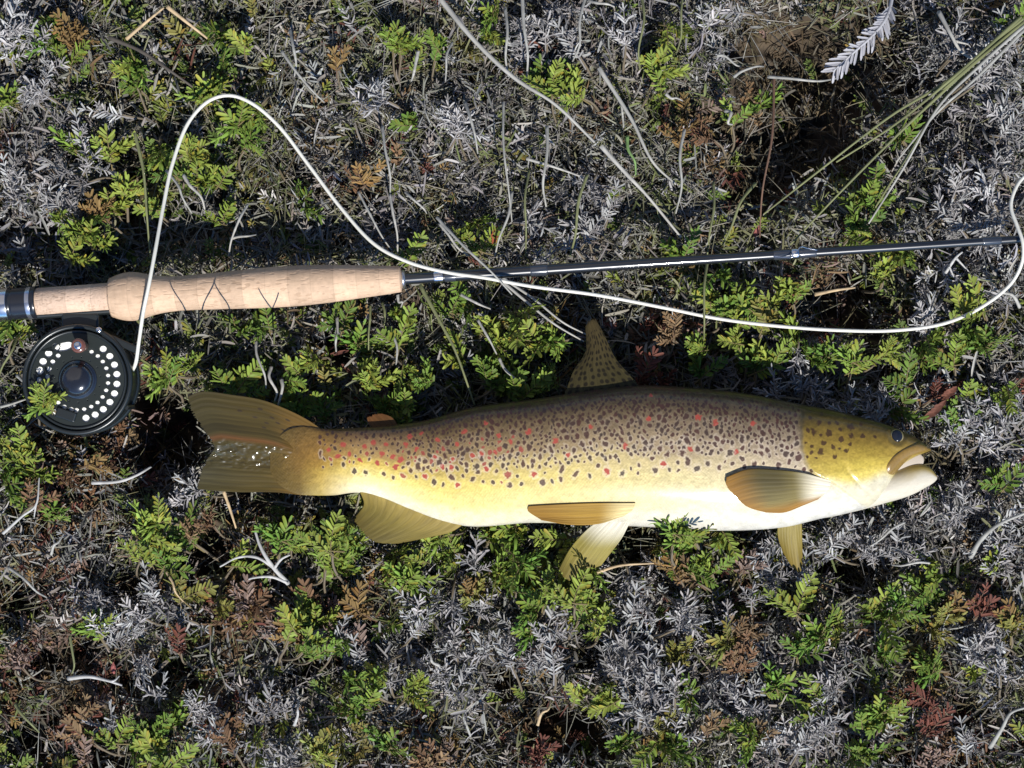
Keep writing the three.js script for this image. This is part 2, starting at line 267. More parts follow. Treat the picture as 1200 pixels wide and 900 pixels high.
{
  const r = rng(77);
  const lit = new Mat('heath_litter', [1, 2, 3, 4].map((k) => litter(400 + k, 15, 0.014, 0.012, 0.0013, 0.009, 1.2)), deadLeaf, 'mat of fine grey dead leaves and litter between the heath plants', 'litter');
  const wire = new Mat('wiry_grass', [1, 2, 3].map((k) => wisps(420 + k, 9, 0.03, 0.0005, 0.012)).concat([4, 5].map((k) => wisps(420 + k, 12, 0.026, 0.0006, 0.012, 1.9))), stemMat, 'thin wiry dead blades tangled through the heath', 'dry grass');
  const gm = new Mat('low_green_heath', shoots.green.map(both), leafy, 'low green heath leaves filling in among the grey litter', 'ground cover');
  const sm = new Mat('low_grey_heath', shoots.grey.map(both), deadLeaf, 'dead grey heath shoots matted close to the ground', 'ground cover');
  const bm = new Mat('low_brown_heath', shoots.brown.map(both), deadLeaf, 'brown withered heath shoots matted close to the ground', 'ground cover');
  const rnd = () => { const x = (r() * 2 - 1) * HX, z = (r() * 2 - 1) * HZ; return [x, z, ...toPx(x, 0, z)]; };
  const keep = (px, py, k) => r() > holeAt(px, py) * k;
  for (let i = 0; i < 9500; i++) {
    const [x, z, px, py] = rnd(); if (!keep(px, py, 0.55)) continue;
    const c2 = [0, 0, 0], w = weights(px, py), cov = covered(px, py), gy = groundY(x, z), t = r();
    const y = gy + 0.003 + (cov > 0.2 ? 0.004 : 0.030) * t * (0.6 + 0.4 * sstep(0, 1.5, w.grey));
    const silver = w.grey / (0.6 + w.grey + w.green + 1.2 * w.brown), br = w.brown / (0.6 + w.grey + w.green + w.brown);
    const c = holeAt(px, py) > .45 ? pick(r, [[.12, .09, .055], [.09, .075, .045], [.13, .12, .095]]) : r() < silver ? pick(r, GREYC) : r() < br * .8 + 0.04 ? pick(r, BROWNC) : pick(r, [[0.20, 0.195, 0.165], [0.17, 0.175, 0.10], [0.26, 0.255, 0.24], [0.13, 0.15, 0.06], [0.22, 0.215, 0.20]]);
    for (let q = 0; q < 3; q++) c2[q] = c[q] * (1 + .15 * sstep(1, 2.2, w.grey));
    lit.add(Math.floor(r() * 4), place(x, y, z, r() * 6.28, (r() - 0.5) * 0.7, (r() - 0.5) * 0.7, 0.6 + 0.55 * r()), jig(r, c2));
  }
  for (let i = 0; i < 5200; i++) {
    const [x, z, px, py] = rnd(); if (!keep(px, py, 0.96)) continue;
    const cov = covered(px, py); if (cov > 0.3) continue;
    const w = weights(px, py), upper = sstep(330, 200, py) * sstep(230, 380, px);
    if (r() > 0.3 + 0.5 * upper + 0.35 * w.grey) continue;
    const c = r() < 0.35 * w.grey ? pick(r, GREYC) : pick(r, [[0.26, 0.25, 0.21], [0.20, 0.19, 0.13], [0.30, 0.29, 0.27], [0.16, 0.15, 0.08]]);
    wire.add(r() < .45 * Math.min(1.6, w.grey) * sstep(500, 800, px + .3 * py) ? 3 + Math.floor(r() * 2) : Math.floor(r() * 3), place(x, groundY(x, z) + 0.004 + 0.014 * r(), z, r() * 6.28, (r() - 0.5) * 0.4, (r() - 0.5) * 0.4, 0.6 + 0.6 * r()), jig(r, c));
  }
  for (let i = 0; i < 19000; i++) {
    const [x, z, px, py] = rnd(); if (!keep(px, py, 0.95)) continue;
    const cov = covered(px, py); if (cov > 0.02) continue;
    const w = weights(px, py), sum = w.green + w.grey + w.brown + 0.25; if (r() > 0.16 + 0.36 * Math.min(1.9, sum)) continue;
    w.green *= 1.25; const a = r() * (sum - 0.25 + 0.2 + 0.2 * w.green), near = r();
    const kind = a < w.green ? 'green' : a < w.green + w.grey ? 'grey' : a < w.green + w.grey + w.brown ? 'brown' : near < 0.5 ? 'grey' : near < 0.6 ? 'brown' : 'green';
    const mat = { green: gm, grey: sm, brown: bm }[kind], cols = { green: GREENC, grey: GREYC, brown: BROWNC }[kind];
    const c = jig(r, pick(r, cols), 0.22); if (kind === 'grey') for (let q = 0; q < 3; q++) c[q] *= 1 + .3 * sstep(1, 2.2, w.grey);
    if (kind === 'green') { c[0] *= 0.95; c[1] *= 0.85; }
    const pitch = 0.1 + 1.2 * r() * r(), s = 0.5 + 0.45 * r(), yaw = r() < 0.55 ? Math.PI / 2 + (r() - 0.5) * 2.4 : r() * 6.28;
    mat.add(Math.floor(r() * mat.g.length), place(x, groundY(x, z) + 0.004 + 0.018 * r(), z, yaw, pitch, (r() - 0.5) * 0.9, s), c);
  }
  for (const m of [lit, wire, gm, sm, bm]) m.build();
}

// ---------------------------------------------------------------- sprigs one can pick out, each a thing
function where(px, py) {
  const rod = rodY(px);
  if (Math.hypot(px - REEL[0], py - REEL[1]) < 125 && py > rod + 20) return 'beside the black fly reel';
  if (px < 470 && py < rod) { const inside = px > 165 && py > interp([[165, 330], [200, 190], [230, 130], [265, 110], [310, 130], [360, 190], [410, 250], [470, 300]], px); return inside ? 'inside the white line loop by the cork grip' : px < 300 ? 'outside the white line loop, past the cork grip' : 'outside the white line loop, past the grip end'; }
  if (py < rod) return px < 850 ? 'past the thick end of the rod blank' : 'past the rod blank opposite the trout head';
  if (px > 1090 && py < 640) return 'in front of the trout snout';
  if (py < 530) return px < 560 ? 'between the cork grip and the trout tail' : px < 800 ? 'beside the trout dorsal fin' : 'between the white line and the trout head';
  if (px < 300) return 'behind the trout tail';
  if (px < 450) return 'on the belly side by the trout tail';
  if (px < 600) return 'on the belly side by the anal fin';
  if (px < 840) return 'on the belly side by the pelvic fins';
  if (px < 1010) return 'on the belly side by the far pectoral fin';
  return 'on the belly side below the trout jaw';
}
const tints = {};
function tinted(kind, ci) {     // a few shared leaf materials of each kind
  const key = kind + ci; if (tints[key]) return tints[key];
  const base = kind === 'green' ? leafy : deadLeaf, c = { green: GREENC, grey: GREYC, brown: BROWNC }[kind][ci];
  const m = base.clone(); m.color = lin(...c.map((x) => x * (kind === 'grey' ? 1.08 : 1.05))); return tints[key] = m;
}
const KINDS = {
  green: ['green_sprig', 'leafy sprig', 'sprig'],
  grey: ['dead_grey_sprig', 'dead sprig', 'sprig'],
  brown: ['withered_brown_sprig', 'withered sprig', 'sprig'],
};
const TONES = { green: ['mid green', 'deep green', 'bright yellow-green', 'dark green', 'olive green'], grey: ['silvery', 'grey', 'dark grey', 'whitish', 'brownish grey'], brown: ['brown', 'tan brown', 'dark red', 'orange brown', 'pinkish brown'] };
const protos = {};
for (const kind of ['green', 'grey', 'brown']) protos[kind] = variants[kind].map((v) => {
  const g = new THREE.Group(), l = part('leaflets', v.leaves, leafy, g); l.userData.kind = 'stuff'; part('stem', v.stem, stemMat, g); return g;
});
const made = [];
function plant(kind, px, py, yaw, pitch, roll, s, h, ci, vi) {
  if (kind === 'grey' && holeAt(px, py) > 0.6) return;
  const p = W(px, py, h), L = 0.028 * s, x = p.x - Math.cos(yaw) * L * 0.55 * Math.cos(pitch), z = p.z + Math.sin(yaw) * L * 0.55 * Math.cos(pitch);
  const o = protos[kind][vi].clone(); o.children[0].material = tinted(kind, ci);
  o.position.set(x, h - Math.sin(pitch) * L * 0.55, z); o.rotation.set(roll, yaw, pitch, 'YZX'); o.scale.setScalar(s);
  const [name, label, cat] = KINDS[kind], w = where(px, py), tone = TONES[kind][ci], form = vi < (kind === 'brown' ? 3 : 4) ? 'feathery' : 'tufted';
  top(name, o); tag(o, `${tone} ${form} ${label} ${w}`, cat, `${tone} ${form} ${label}s ${w}`); made.push([px, py]);
}
{
  const r = rng(4242);
  // green: x, y, how many, spread, height offset (m), tone (-1 any), main heading in degrees (90 = up the picture)
  const g = [[48, 42, 3, 12], [95, 60, 2, 9], [11, 58, 2, 8], [138, 76, 3, 12], [148, 92, 2, 9], [4, 105, 2, 8], [255, 56, 2, 8], [288, 42, 3, 10], [235, 100, 2, 9], [266, 97, 2, 9], [268, 138, 3, 10], [290, 142, 2, 9], [238, 172, 3, 10, .006, 2], [232, 195, 3, 10, .006, 0], [127, 158, 3, 10], [92, 162, 2, 8], [186, 186, 2, 8], [150, 210, 2, 8], [176, 236, 2, 8], [86, 262, 4, 13, .008, 0], [110, 266, 3, 12, .006, 2], [92, 286, 4, 12, .008, 0], [128, 228, 2, 9], [266, 244, 2, 8], [474, 40, 3, 9, .004, 0, 80], [517, 47, 2, 8], [476, 135, 2, 8, 0, 3], [568, 12, 2, 9], [572, 50, 2, 9], [365, 228, 2, 8, -.004, 3], [302, 156, 2, 8], [486, 284, 2, 8], [566, 274, 3, 10], [650, 86, 4, 11, .006, 2, 85], [656, 104, 2, 8, .004, 2], [634, 74, 2, 8], [778, 66, 4, 11, .006, 2, 70], [768, 95, 3, 9, .004, 0], [890, 110, 2, 8, 0, 1], [852, 121, 1, 6], [782, 282, 2, 8], [1022, 200, 2, 9], [1026, 226, 3, 10], [1002, 242, 2, 9], [1012, 262, 2, 9], [1046, 150, 1, 6], [1195, 10, 2, 8], [16, 384, 3, 10, .006, 1], [28, 374, 2, 8, .004, 0], [30, 520, 4, 12, .008, 2], [42, 546, 3, 10, .008, 0], [18, 562, 3, 10, .004, 1], [66, 590, 2, 8], [182, 436, 3, 9, .004, 1], [216, 420, 3, 10, .004, 0], [286, 436, 3, 9, .002, 0], [276, 372, 2, 8], [292, 382, 2, 8], [350, 424, 3, 9, .008, 2, 80], [346, 456, 3, 9, .006, 0], [356, 476, 3, 8, .008, 0], [376, 466, 2, 8], [438, 432, 4, 9, .01, 2, 85], [462, 466, 4, 10, .004, 1], [490, 446, 4, 11, .004, 1], [480, 472, 3, 9, .004, 0], [420, 388, 3, 9, .002, 1], [382, 364, 2, 8], [472, 376, 3, 9, .004, 0, 80], [536, 350, 3, 9], [520, 422, 2, 8], [578, 376, 4, 10, .008, 2], [592, 398, 4, 11, .01, 0], [612, 394, 3, 10, .01, 2], [632, 412, 4, 11, .01, 0], [606, 430, 3, 11, .006, 1], [632, 440, 4, 10, .008, 0], [572, 422, 3, 10, .004, 1], [592, 446, 3, 10, .004, 1], [862, 336, 3, 9, .004, 1], [850, 352, 3, 9, .004, 1], [872, 352, 2, 9], [832, 342, 2, 9], [810, 398, 3, 9, .004, 0], [816, 414, 2, 8], [896, 346, 2, 8], [926, 330, 2, 8], [904, 366, 2, 8, .002, 4], [914, 396, 3, 9, .002, 0], [890, 402, 3, 9], [856, 392, 2, 9], [968, 406, 3, 8, .004, 1, 85], [1002, 412, 3, 9, .004, 2], [1046, 310, 4, 10, .006, 2], [1052, 408, 2, 8], [1134, 352, 4, 11, .008, 2, 60], [1112, 400, 4, 11, .006, 0], [1132, 394, 3, 10, .006, 1], [1096, 416, 3, 9], [1152, 392, 2, 8], [1062, 428, 2, 8, 0, 3], [1066, 466, 2, 8, 0, 3], [1132, 456, 3, 9], [1120, 476, 2, 8], [1152, 452, 2, 8], [1172, 470, 2, 8], [1162, 548, 2, 10], [182, 612, 4, 9, .01, 2, 40], [176, 636, 3, 9, .008, 2, 60], [196, 644, 4, 10, .008, 0], [204, 620, 2, 8], [290, 640, 2, 8], [110, 728, 3, 8, .004, 0, 110], [265, 720, 2, 8, 0, 4], [236, 690, 2, 8, 0, 4], [190, 846, 4, 9, .008, 2, 60], [186, 866, 3, 9, .006, 2, 70], [214, 880, 3, 10, .004, 0], [170, 882, 2, 8], [146, 850, 2, 7], [332, 620, 3, 9, .006, 0, 80], [346, 626, 2, 8], [314, 628, 2, 8], [392, 618, 4, 9, .024, 2, 85], [386, 642, 4, 10, .012, 0, 80], [396, 660, 3, 10, .008, 0], [416, 640, 3, 9, .008, 1], [408, 620, 2, 8], [354, 712, 4, 10, .008, 2], [370, 716, 2, 9], [372, 746, 3, 8, .008, 0], [384, 756, 4, 9, .008, 1], [500, 632, 4, 9, .01, 2, 85], [512, 648, 3, 9, .008, 0], [480, 666, 4, 10, .008, 0, 70], [496, 676, 3, 9, .006, 1], [522, 632, 2, 8], [466, 740, 2, 8], [426, 798, 4, 9, .01, 1], [432, 814, 2, 9, .006, 0], [410, 846, 3, 9, .004, 1], [496, 806, 3, 9, .006, 2], [376, 868, 3, 9, .002, 4], [386, 880, 2, 9], [460, 862, 3, 10, 0, 4], [590, 622, 3, 8, .004, 0], [594, 676, 3, 9, .006, 1], [584, 682, 2, 9], [546, 690, 2, 9, 0, 4], [310, 895, 2, 8], [610, 616, 2, 8], [640, 634, 3, 10, .002, 1], [620, 670, 4, 10, .01, 1], [636, 682, 4, 9, .01, 0], [616, 702, 3, 10, .006, 1], [680, 682, 4, 9, .022, 2, 80], [690, 702, 4, 9, .01, 0], [696, 726, 4, 9, .008, 2], [670, 720, 2, 8], [610, 740, 3, 9, .004, 0], [796, 612, 4, 9, .034, 0, 80], [806, 618, 3, 8, .028, 0], [790, 632, 2, 9, .006, 1], [786, 660, 2, 8, 0, 4], [832, 654, 3, 9, .004, 0], [820, 672, 2, 8], [842, 640, 2, 8], [706, 816, 3, 8, .006, 2], [680, 806, 2, 8], [840, 750, 2, 8, 0, 4], [800, 752, 3, 9, 0, 4], [796, 824, 2, 6, .008, 1], [850, 842, 3, 9, .004, 3], [868, 868, 3, 8, .006, 0], [726, 864, 2, 8], [772, 856, 3, 9, .004, 4], [756, 890, 3, 9, .004, 0], [796, 872, 2, 8], [943, 690, 3, 8, .01, 2, 80], [950, 736, 3, 9, .008, 1], [940, 742, 2, 8, .004, 1], [976, 722, 2, 9], [920, 796, 2, 8], [1020, 716, 2, 8], [1036, 692, 2, 8], [1062, 704, 3, 8, .006, 1], [1088, 674, 3, 8, .006, 2], [1096, 692, 2, 8], [1050, 752, 3, 9, .006, 0], [1046, 768, 2, 8], [1080, 782, 2, 8], [1100, 732, 3, 9, .002, 4], [1112, 710, 2, 8, 0, 4], [1158, 653, 2, 8], [1180, 726, 3, 9, 0, 4], [1136, 780, 2, 8], [1030, 824, 4, 9, .008, 0], [1020, 842, 3, 8, .006, 1], [1036, 814, 2, 8], [1020, 880, 3, 9, .002, 3], [1010, 868, 2, 8, 0, 1], [950, 806, 2, 8]];
  let left = 298, total = g.reduce((a, x) => a + x[2], 0);
  const ratio = Math.min(1, 298 / total);
  let acc = 0;
  for (const [x, y, n, sp, dh = 0, tone = -1, head = -1] of g) {
    acc += n * ratio; let m = Math.max(1, Math.round(acc)); acc -= m; m = Math.min(m, left); left -= m;
    const a0 = r() * 6.28;
    for (let k = 0; k < m; k++) {
      const a = a0 + k * 2.2, rad = k === 0 ? 0 : sp * (0.6 + 0.5 * r());
      const yaw = head >= 0 && k === 0 ? head * Math.PI / 180 : r() < 0.5 ? Math.PI / 2 + (r() - 0.5) * 2 : r() * 6.28;
      plant('green', x + Math.cos(a) * rad, y + Math.sin(a) * rad, yaw, head >= 0 && k === 0 ? 0.2 + 0.25 * r() : 0.2 + 0.95 * r(), (r() - 0.5) * 0.9, 0.92 + 0.32 * r(), -0.002 + dh + 0.004 * r(), tone >= 0 && r() < 0.7 ? tone : Math.floor(r() * 4), head >= 0 && k === 0 ? Math.floor(r() * 4) : Math.floor(r() * 7));
    }
  }
  // bleached: x, y, heading, scale
  const s = [[432, 108, 160, 1.1], [520, 142, 200, .9], [545, 138, 60, 1.1], [528, 125, 110, 1], [650, 722, 70, 1.35, 1], [648, 765, 95, 1.2, 1], [620, 770, 170, 1, 1], [555, 640, 95, 1.25, 2], [320, 815, 60, 1.1, 2], [335, 800, 100, .9, 2], [322, 885, 120, 1.2, 1], [345, 872, 70, 1, 2], [745, 705, 85, 1.2, 1], [800, 705, 100, 1.2, 1], [815, 728, 20, 1.1, 1], [752, 805, 80, 1.4, 2], [735, 820, 130, 1.1, 1], [775, 800, 40, 1.2, 1], [760, 780, 90, 1.2, 1], [715, 745, 150, 1, 1], [488, 708, 90, 1, 3], [495, 730, 60, .9, 1], [530, 745, 110, 1.1, 1], [455, 785, 100, 1, 2], [560, 750, 120, 1.1, 1], [1150, 745, 80, 1.3, 1], [1140, 755, 120, 1, 3], [1175, 630, 70, 1.3, 1], [1168, 650, 100, 1.1, 1], [1190, 600, 50, 1.2, 3], [215, 565, 150, 1.1, 1], [205, 580, 60, 1, 0], [225, 575, 100, 1, 1], [1080, 370, 100, 1.1, 3], [1088, 355, 80, 1, 1], [1130, 200, 70, 1.2, 1], [1150, 215, 120, 1.1, 3], [1120, 235, 50, 1.1, 1], [1160, 250, 100, 1.2, 1], [1140, 265, 170, 1, 1], [1175, 185, 80, 1.1, 1], [1110, 255, 140, 1, 1], [1155, 300, 290, 1.1, 3], [1180, 335, 100, 1, 1], [940, 440, 90, 1, 1], [905, 445, 120, 1, 1], [965, 455, 60, 1.1, 1], [995, 465, 100, 1.1, 3], [1030, 475, 80, 1, 1], [1110, 500, 130, 1.1, 1], [1140, 490, 60, 1.1, 1], [1170, 510, 40, 1.2, 3], [1185, 480, 80, 1.1, 1], [1130, 580, 100, 1.1, 1], [1110, 600, 150, 1, 1], [960, 640, 150, 1, 1], [990, 625, 60, 1.1, 1], [1020, 640, 110, 1, 1], [1055, 630, 80, 1.1, 1], [1085, 645, 40, 1, 1], [1000, 655, 20, 1, 1], [920, 845, 100, 1.1, 3], [945, 860, 70, 1.1, 1], [900, 860, 130, 1.1, 3], [970, 850, 40, 1, 1], [980, 785, 90, 1.1, 1], [960, 800, 150, 1, 1], [885, 815, 60, 1.1, 3], [860, 800, 100, 1, 1], [850, 715, 100, .9, 2], [905, 665, 95, 1, 2], [945, 665, 80, 1, 1], [20, 20, 60, 1.2, 3], [40, 35, 120, 1.1, 1], [10, 45, 90, 1.1, 3], [70, 75, 40, 1, 1], [35, 100, 150, 1, 1], [60, 195, 170, 1.1, 4], [30, 215, 20, 1.1, 1], [80, 225, 200, 1.1, 4], [55, 235, 150, 1, 1], [20, 185, 70, 1, 4], [95, 150, 100, 1, 1], [110, 180, 60, 1, 1], [640, 25, 90, 1.1, 1], [665, 45, 130, 1.1, 1], [620, 50, 60, 1, 1], [735, 25, 80, 1.1, 3], [840, 15, 60, 1.1, 3], [860, 25, 110, 1.1, 1], [680, 250, 100, 1, 1], [700, 265, 60, 1, 1], [660, 275, 140, 1, 1], [720, 235, 80, 1, 1], [1120, 25, 100, 1.1, 1], [1160, 55, 60, 1.1, 3], [1180, 30, 120, 1, 1], [1065, 90, 150, 1, 1], [1075, 115, 80, 1, 1], [1175, 120, 90, 1.1, 1], [1165, 85, 40, 1.1, 1], [1190, 140, 60, 1, 1], [130, 725, 60, 1.1, 3], [150, 712, 150, 1, 3], [120, 700, 30, 1, 2], [178, 680, 110, 1.1, 1], [185, 700, 60, 1, 1], [130, 835, 90, 1.1, 1], [190, 800, 80, 1, 1], [235, 815, 60, 1, 1], [250, 850, 120, 1, 1], [420, 760, 100, 1, 1], [400, 740, 60, 1, 1], [570, 700, 80, 1, 1], [520, 780, 100, 1.1, 1], [545, 800, 50, 1, 1], [590, 760, 120, 1, 1], [1170, 770, 90, 1, 1], [1130, 860, 100, 1, 1], [880, 690, 100, .9, 2], [770, 830, 60, 1.1, 1], [790, 790, 100, 1.1, 1], [730, 780, 100, 1.1, 1], [700, 850, 80, .9, 1], [390, 500, 90, .8, 1]];
  for (const [x, y, head, sc, c = 0] of s) if (covered(x, y) < 0.3) plant('grey', x, y, head * Math.PI / 180 + (r() - 0.5) * 0.3, 0.12 + 0.4 * r(), (r() - 0.5) * 0.5, sc * 0.95, 0.0 + 0.005 * r(), [3, 0, 1, 3, 2][c], sc > 1.15 ? Math.floor(r() * 4) : Math.floor(r() * 7));
  for (const [x, y, n] of s.filter((q, i) => q[3] >= 1 && i % 2 === 0).map((q) => [q[0], q[1], 2])) for (let k = 0; k < n; k++) { const px = x + (r() - 0.5) * 46, py = y + (r() - 0.5) * 46; if (covered(px, py) < 0.05) plant('grey', px, py, r() * 6.28, 0.15 + 0.5 * r(), (r() - 0.5) * 0.7, 0.75 + 0.4 * r(), -0.004 + 0.005 * r(), Math.floor(r() * 4), Math.floor(r() * 7)); }
  // withered: x, y, heading, tone
  const b = [[85, 35, 90, 3], [75, 28, 150, 3], [100, 40, 40, 3], [290, 690, 100, 4], [275, 700, 150, 4], [305, 700, 50, 0], [285, 720, 260, 3], [265, 735, 230, 0], [300, 735, 280, 0], [420, 698, 90, 3], [412, 712, 150, 3], [405, 735, 60, 4], [420, 745, 100, 4], [335, 738, 140, 3], [318, 725, 130, 4], [870, 745, 100, 0], [885, 735, 40, 1], [878, 765, 80, 0], [850, 770, 110, 1], [860, 725, 90, 1], [785, 658, 120, 3], [795, 670, 150, 1], [95, 840, 100, 1], [105, 820, 60, 1], [88, 855, 140, 1], [100, 875, 90, 4], [270, 840, 90, 0], [262, 860, 120, 0], [500, 875, 110, 0], [515, 885, 60, 1], [488, 888, 150, 0], [640, 868, 60, 2], [625, 880, 120, 2], [1150, 690, 90, 2], [1165, 705, 50, 2], [1085, 830, 100, 2], [1075, 815, 150, 2], [1100, 840, 60, 2], [1095, 885, 90, 4], [1110, 880, 50, 4], [15, 765, 120, 4], [30, 760, 60, 4], [120, 235, 90, 3], [112, 240, 130, 3], [800, 145, 90, 3], [815, 150, 150, 0], [790, 375, 90, 1], [775, 385, 140, 1], [760, 425, 70, 2], [775, 440, 110, 2], [870, 650, 90, 4], [885, 655, 50, 4], [210, 745, 90, 2], [235, 612, 60, 1], [240, 600, 120, 0], [360, 690, 120, 0], [560, 680, 60, 3], [840, 840, 60, 1], [895, 850, 60, 1], [1110, 455, 40, 2], [1180, 715, 120, 3], [1125, 700, 60, 3], [60, 580, 30, 0], [90, 560, 10, 0], [120, 540, 20, 3], [420, 205, 90, 0], [440, 195, 60, 3], [395, 60, 90, 3]];
  for (const [x, y, head, c] of b) plant('brown', x, y, head * Math.PI / 180, 0.15 + 0.45 * r(), (r() - 0.5) * 0.6, 0.85 + 0.3 * r(), -0.001 + 0.006 * r(), c, Math.floor(r() * 4));
}

// ---------------------------------------------------------------- stalks, twigs and rushes that stand out, each a thing
const stalkCols = { pale: [0.33, 0.32, 0.29], grey: [0.28, 0.275, 0.25], olive: [0.14, 0.15, 0.065], straw: [0.42, 0.31, 0.18], white: [0.37, 0.365, 0.35], dark: [0.06, 0.05, 0.04], rust: [0.12, 0.065, 0.04], green: [0.13, 0.22, 0.07] };
function stalk(name, label, cat, group, tone, rad, pts, forks = []) {
  const mb = new MB(), c = stalkCols[tone], r = rng(Math.round(pts[0][0] * 31 + pts[0][1] * 7 + 5)), base = W(pts[0][0], pts[0][1], pts[0][2]);
  const seg = Math.max(8, pts.length * 5), put = (list, R) => {
    const ph = r() * 10;
    tubeInto(mb, list.map(([x, y, h]) => W(x, y, h).sub(base)), (s) => R * (1 - 0.55 * s) * (0.9 + 0.25 * noise(s * 14, ph)), 6, seg, (s) => { const t = 0.7 + 0.6 * noise(s * 18, ph, 3); return c.map((x) => x * t); });
  };
  put(pts, rad); for (const f of forks) put(f, rad * 0.7);
  const m = new THREE.Mesh(mb.geo(), stemMat); m.position.copy(base);
  top(name, m); tag(m, label, cat, group); return m;
}
stalk('grass_stalk', 'long pale arching grass stalk past the rod, thicker than the others', 'grass stalk', 0, 'pale', .0017, [[512, -6, .0], [560, 52, .012], [605, 93, .018], [650, 122, .02], [697, 167, .016]]);
stalk('grass_stalk', 'pale broken stalk piece in line with the long arching stalk', 'grass stalk', 0, 'pale', .0015, [[704, 171, .018], [735, 205, .016], [757, 228, .012], [798, 278, .002]]);
stalk('grass_stalk', 'grey stalk slanting between two green tufts past the rod', 'grass stalk', 0, 'grey', .0014, [[702, 80, .008], [740, 140, .012], [765, 190, .008], [792, 216, -.002]], [[[728, 118, .01], [731, 150, .008]]]);
stalk('grass_stalk', 'short pale straw lying under the long arching stalk', 'grass stalk', 0, 'pale', .0011, [[617, 186, .008], [650, 196, .01], [684, 208, .006]]);
stalk('straw', 'tan broken straw meeting another straw at a sharp bend', 'straw', 0, 'straw', .0013, [[148, 46, .008], [170, 27, .011], [192, 9, .012]]);
stalk('straw', 'tan straw slanting from a sharp bend near grey litter', 'straw', 0, 'straw', .0014, [[196, 8, .013], [220, 27, .012], [243, 45, .006]]);
stalk('twig', 'white curved twig lying between the reel and tail hollow', 'twig', 0, 'white', .0013, [[108, 566, .002], [140, 564, .008], [160, 557, .009], [177, 547, .004]]);
stalk('forked_twig', 'white forked twig on the belly side below the tail', 'twig', 0, 'white', .0016, [[338, 684, .002], [318, 662, .01], [305, 640, .012], [299, 622, .01]], [[[325, 668, .009], [300, 653, .012], [280, 653, .012], [258, 664, .004]], [[337, 683, .004], [318, 676, .008], [298, 677, .006], [285, 681, 0]], [[322, 665, .01], [330, 655, .012], [340, 650, .012]]]);
stalk('twig', 'tan straight twig lying under the pelvic fin tip', 'twig', 0, 'straw', .0012, [[699, 671, .008], [725, 663, .01], [766, 660, .008]]);
stalk('twig', 'stout grey twig slanting below the trout snout', 'twig', 0, 'grey', .0017, [[1137, 653, .004], [1150, 632, .012], [1168, 616, .014], [1204, 600, .008]]);
stalk('twig', 'grey kinked twig in the far corner under the jaw', 'twig', 0, 'grey', .0014, [[1160, 876, .0], [1175, 852, .01], [1184, 836, .012], [1206, 828, .008]]);
stalk('twig', 'pale knobbly twig above the rush bundle', 'twig', 0, 'pale', .0014, [[1100, 14, .004], [1114, 40, .012], [1126, 60, .012], [1150, 74, .004]], [[[1118, 48, .012], [1135, 52, .014]]]);
stalk('twig', 'white hooked twig with a fork in the brown patch', 'twig', 0, 'white', .0014, [[80, 795, .002], [105, 793, .009], [124, 797, .01], [143, 803, .006]], [[[120, 796, .01], [133, 798, .012], [140, 792, .01]]]);
stalk('stick', 'dark slanting stick outside the line loop', 'stick', 0, 'dark', .0015, [[128, 44, .006], [165, 60, .01], [195, 80, .01], [226, 102, .004]]);
stalk('grass_stalk', 'thin green stem crossing the rising line by the grip', 'grass stalk', 0, 'olive', .0011, [[158, 156, .006], [168, 200, .012], [172, 250, .014], [176, 302, .006]]);
stalk('grass_stalk', 'pale green stalk dipping toward the back of the trout', 'grass stalk', 0, 'olive', .0013, [[492, 334, .006], [520, 385, .014], [533, 410, .016], [556, 474, .012]]);
stalk('grass_stalk', 'upper of two pale stalks crossing under the line to the dorsal fin', 'grass stalk', 0, 'pale', .0010, [[588, 325, .006], [625, 350, .014], [660, 378, .016], [687, 392, .01]]);
stalk('grass_stalk', 'lower of two pale stalks crossing under the line to the dorsal fin', 'grass stalk', 0, 'pale', .0011, [[575, 318, .004], [615, 352, .013], [650, 380, .016], [684, 400, .01]]);
stalk('grass_stalk', 'grey slanting stalk crossing the rod near its silver ring', 'grass stalk', 0, 'grey', .0010, [[512, 255, .02], [545, 290, .034], [575, 318, .036], [600, 345, .024]]);
stalk('twig', 'dry tan straw on the dark hollow under the line', 'twig', 0, 'straw', .0013, [[955, 345, .0], [980, 340, .006], [1002, 337, .002]]);
stalk('twig', 'pale bare twig at the rod edge under the silver mat', 'twig', 0, 'white', .0011, [[1108, 320, .006], [1120, 302, .012], [1128, 295, .014]], [[[1120, 302, .012], [1135, 318, .008]], [[1112, 312, .01], [1118, 325, .008]]]);
stalk('twig', 'grey bent stem under the tail fin edge', 'twig', 0, 'straw', .0012, [[262, 575, -.002], [270, 598, -.004], [277, 620, -.008]]);
stalk('twig', 'thin white twig near the reel rim', 'twig', 0, 'grey', .0011, [[-4, 478, .0], [12, 474, .006], [30, 468, .006]]);
stalk('twig', 'pale forked twig at the edge below the reel', 'twig', 0, 'white', .001, [[4, 625, .0], [26, 605, .01], [42, 592, .012], [46, 560, .008]], [[[42, 592, .012], [40, 606, .006]]]);
for (const [k, p] of [[[895, 251, .004], [960, 200, .018], [1045, 135, .026], [1110, 95, .022], [1198, 22, .004]], [[926, 287, .002], [985, 225, .016], [1060, 150, .026], [1130, 85, .022], [1199, 26, .004]], [[1018, 262, .004], [1060, 195, .018], [1100, 125, .024], [1150, 75, .02], [1200, 30, .004]], [[1026, 243, .002], [1065, 180, .016], [1110, 110, .022], [1160, 65, .016], [1202, 26, .002]], [[1005, 205, .004], [1060, 150, .02], [1120, 92, .024], [1198, 28, .004]], [[1050, 190, 0], [1100, 130, .02], [1140, 95, .02], [1201, 34, .004]], [[980, 190, .006], [1050, 145, .022], [1120, 88, .026], [1196, 20, .006]]].entries())
  stalk('rush', 'long olive or grey rush in the bundle past the rod blank', 'rush', 'rush bundle past the rod blank', k % 3 === 2 ? 'grey' : 'olive', .0012, p.slice().reverse());
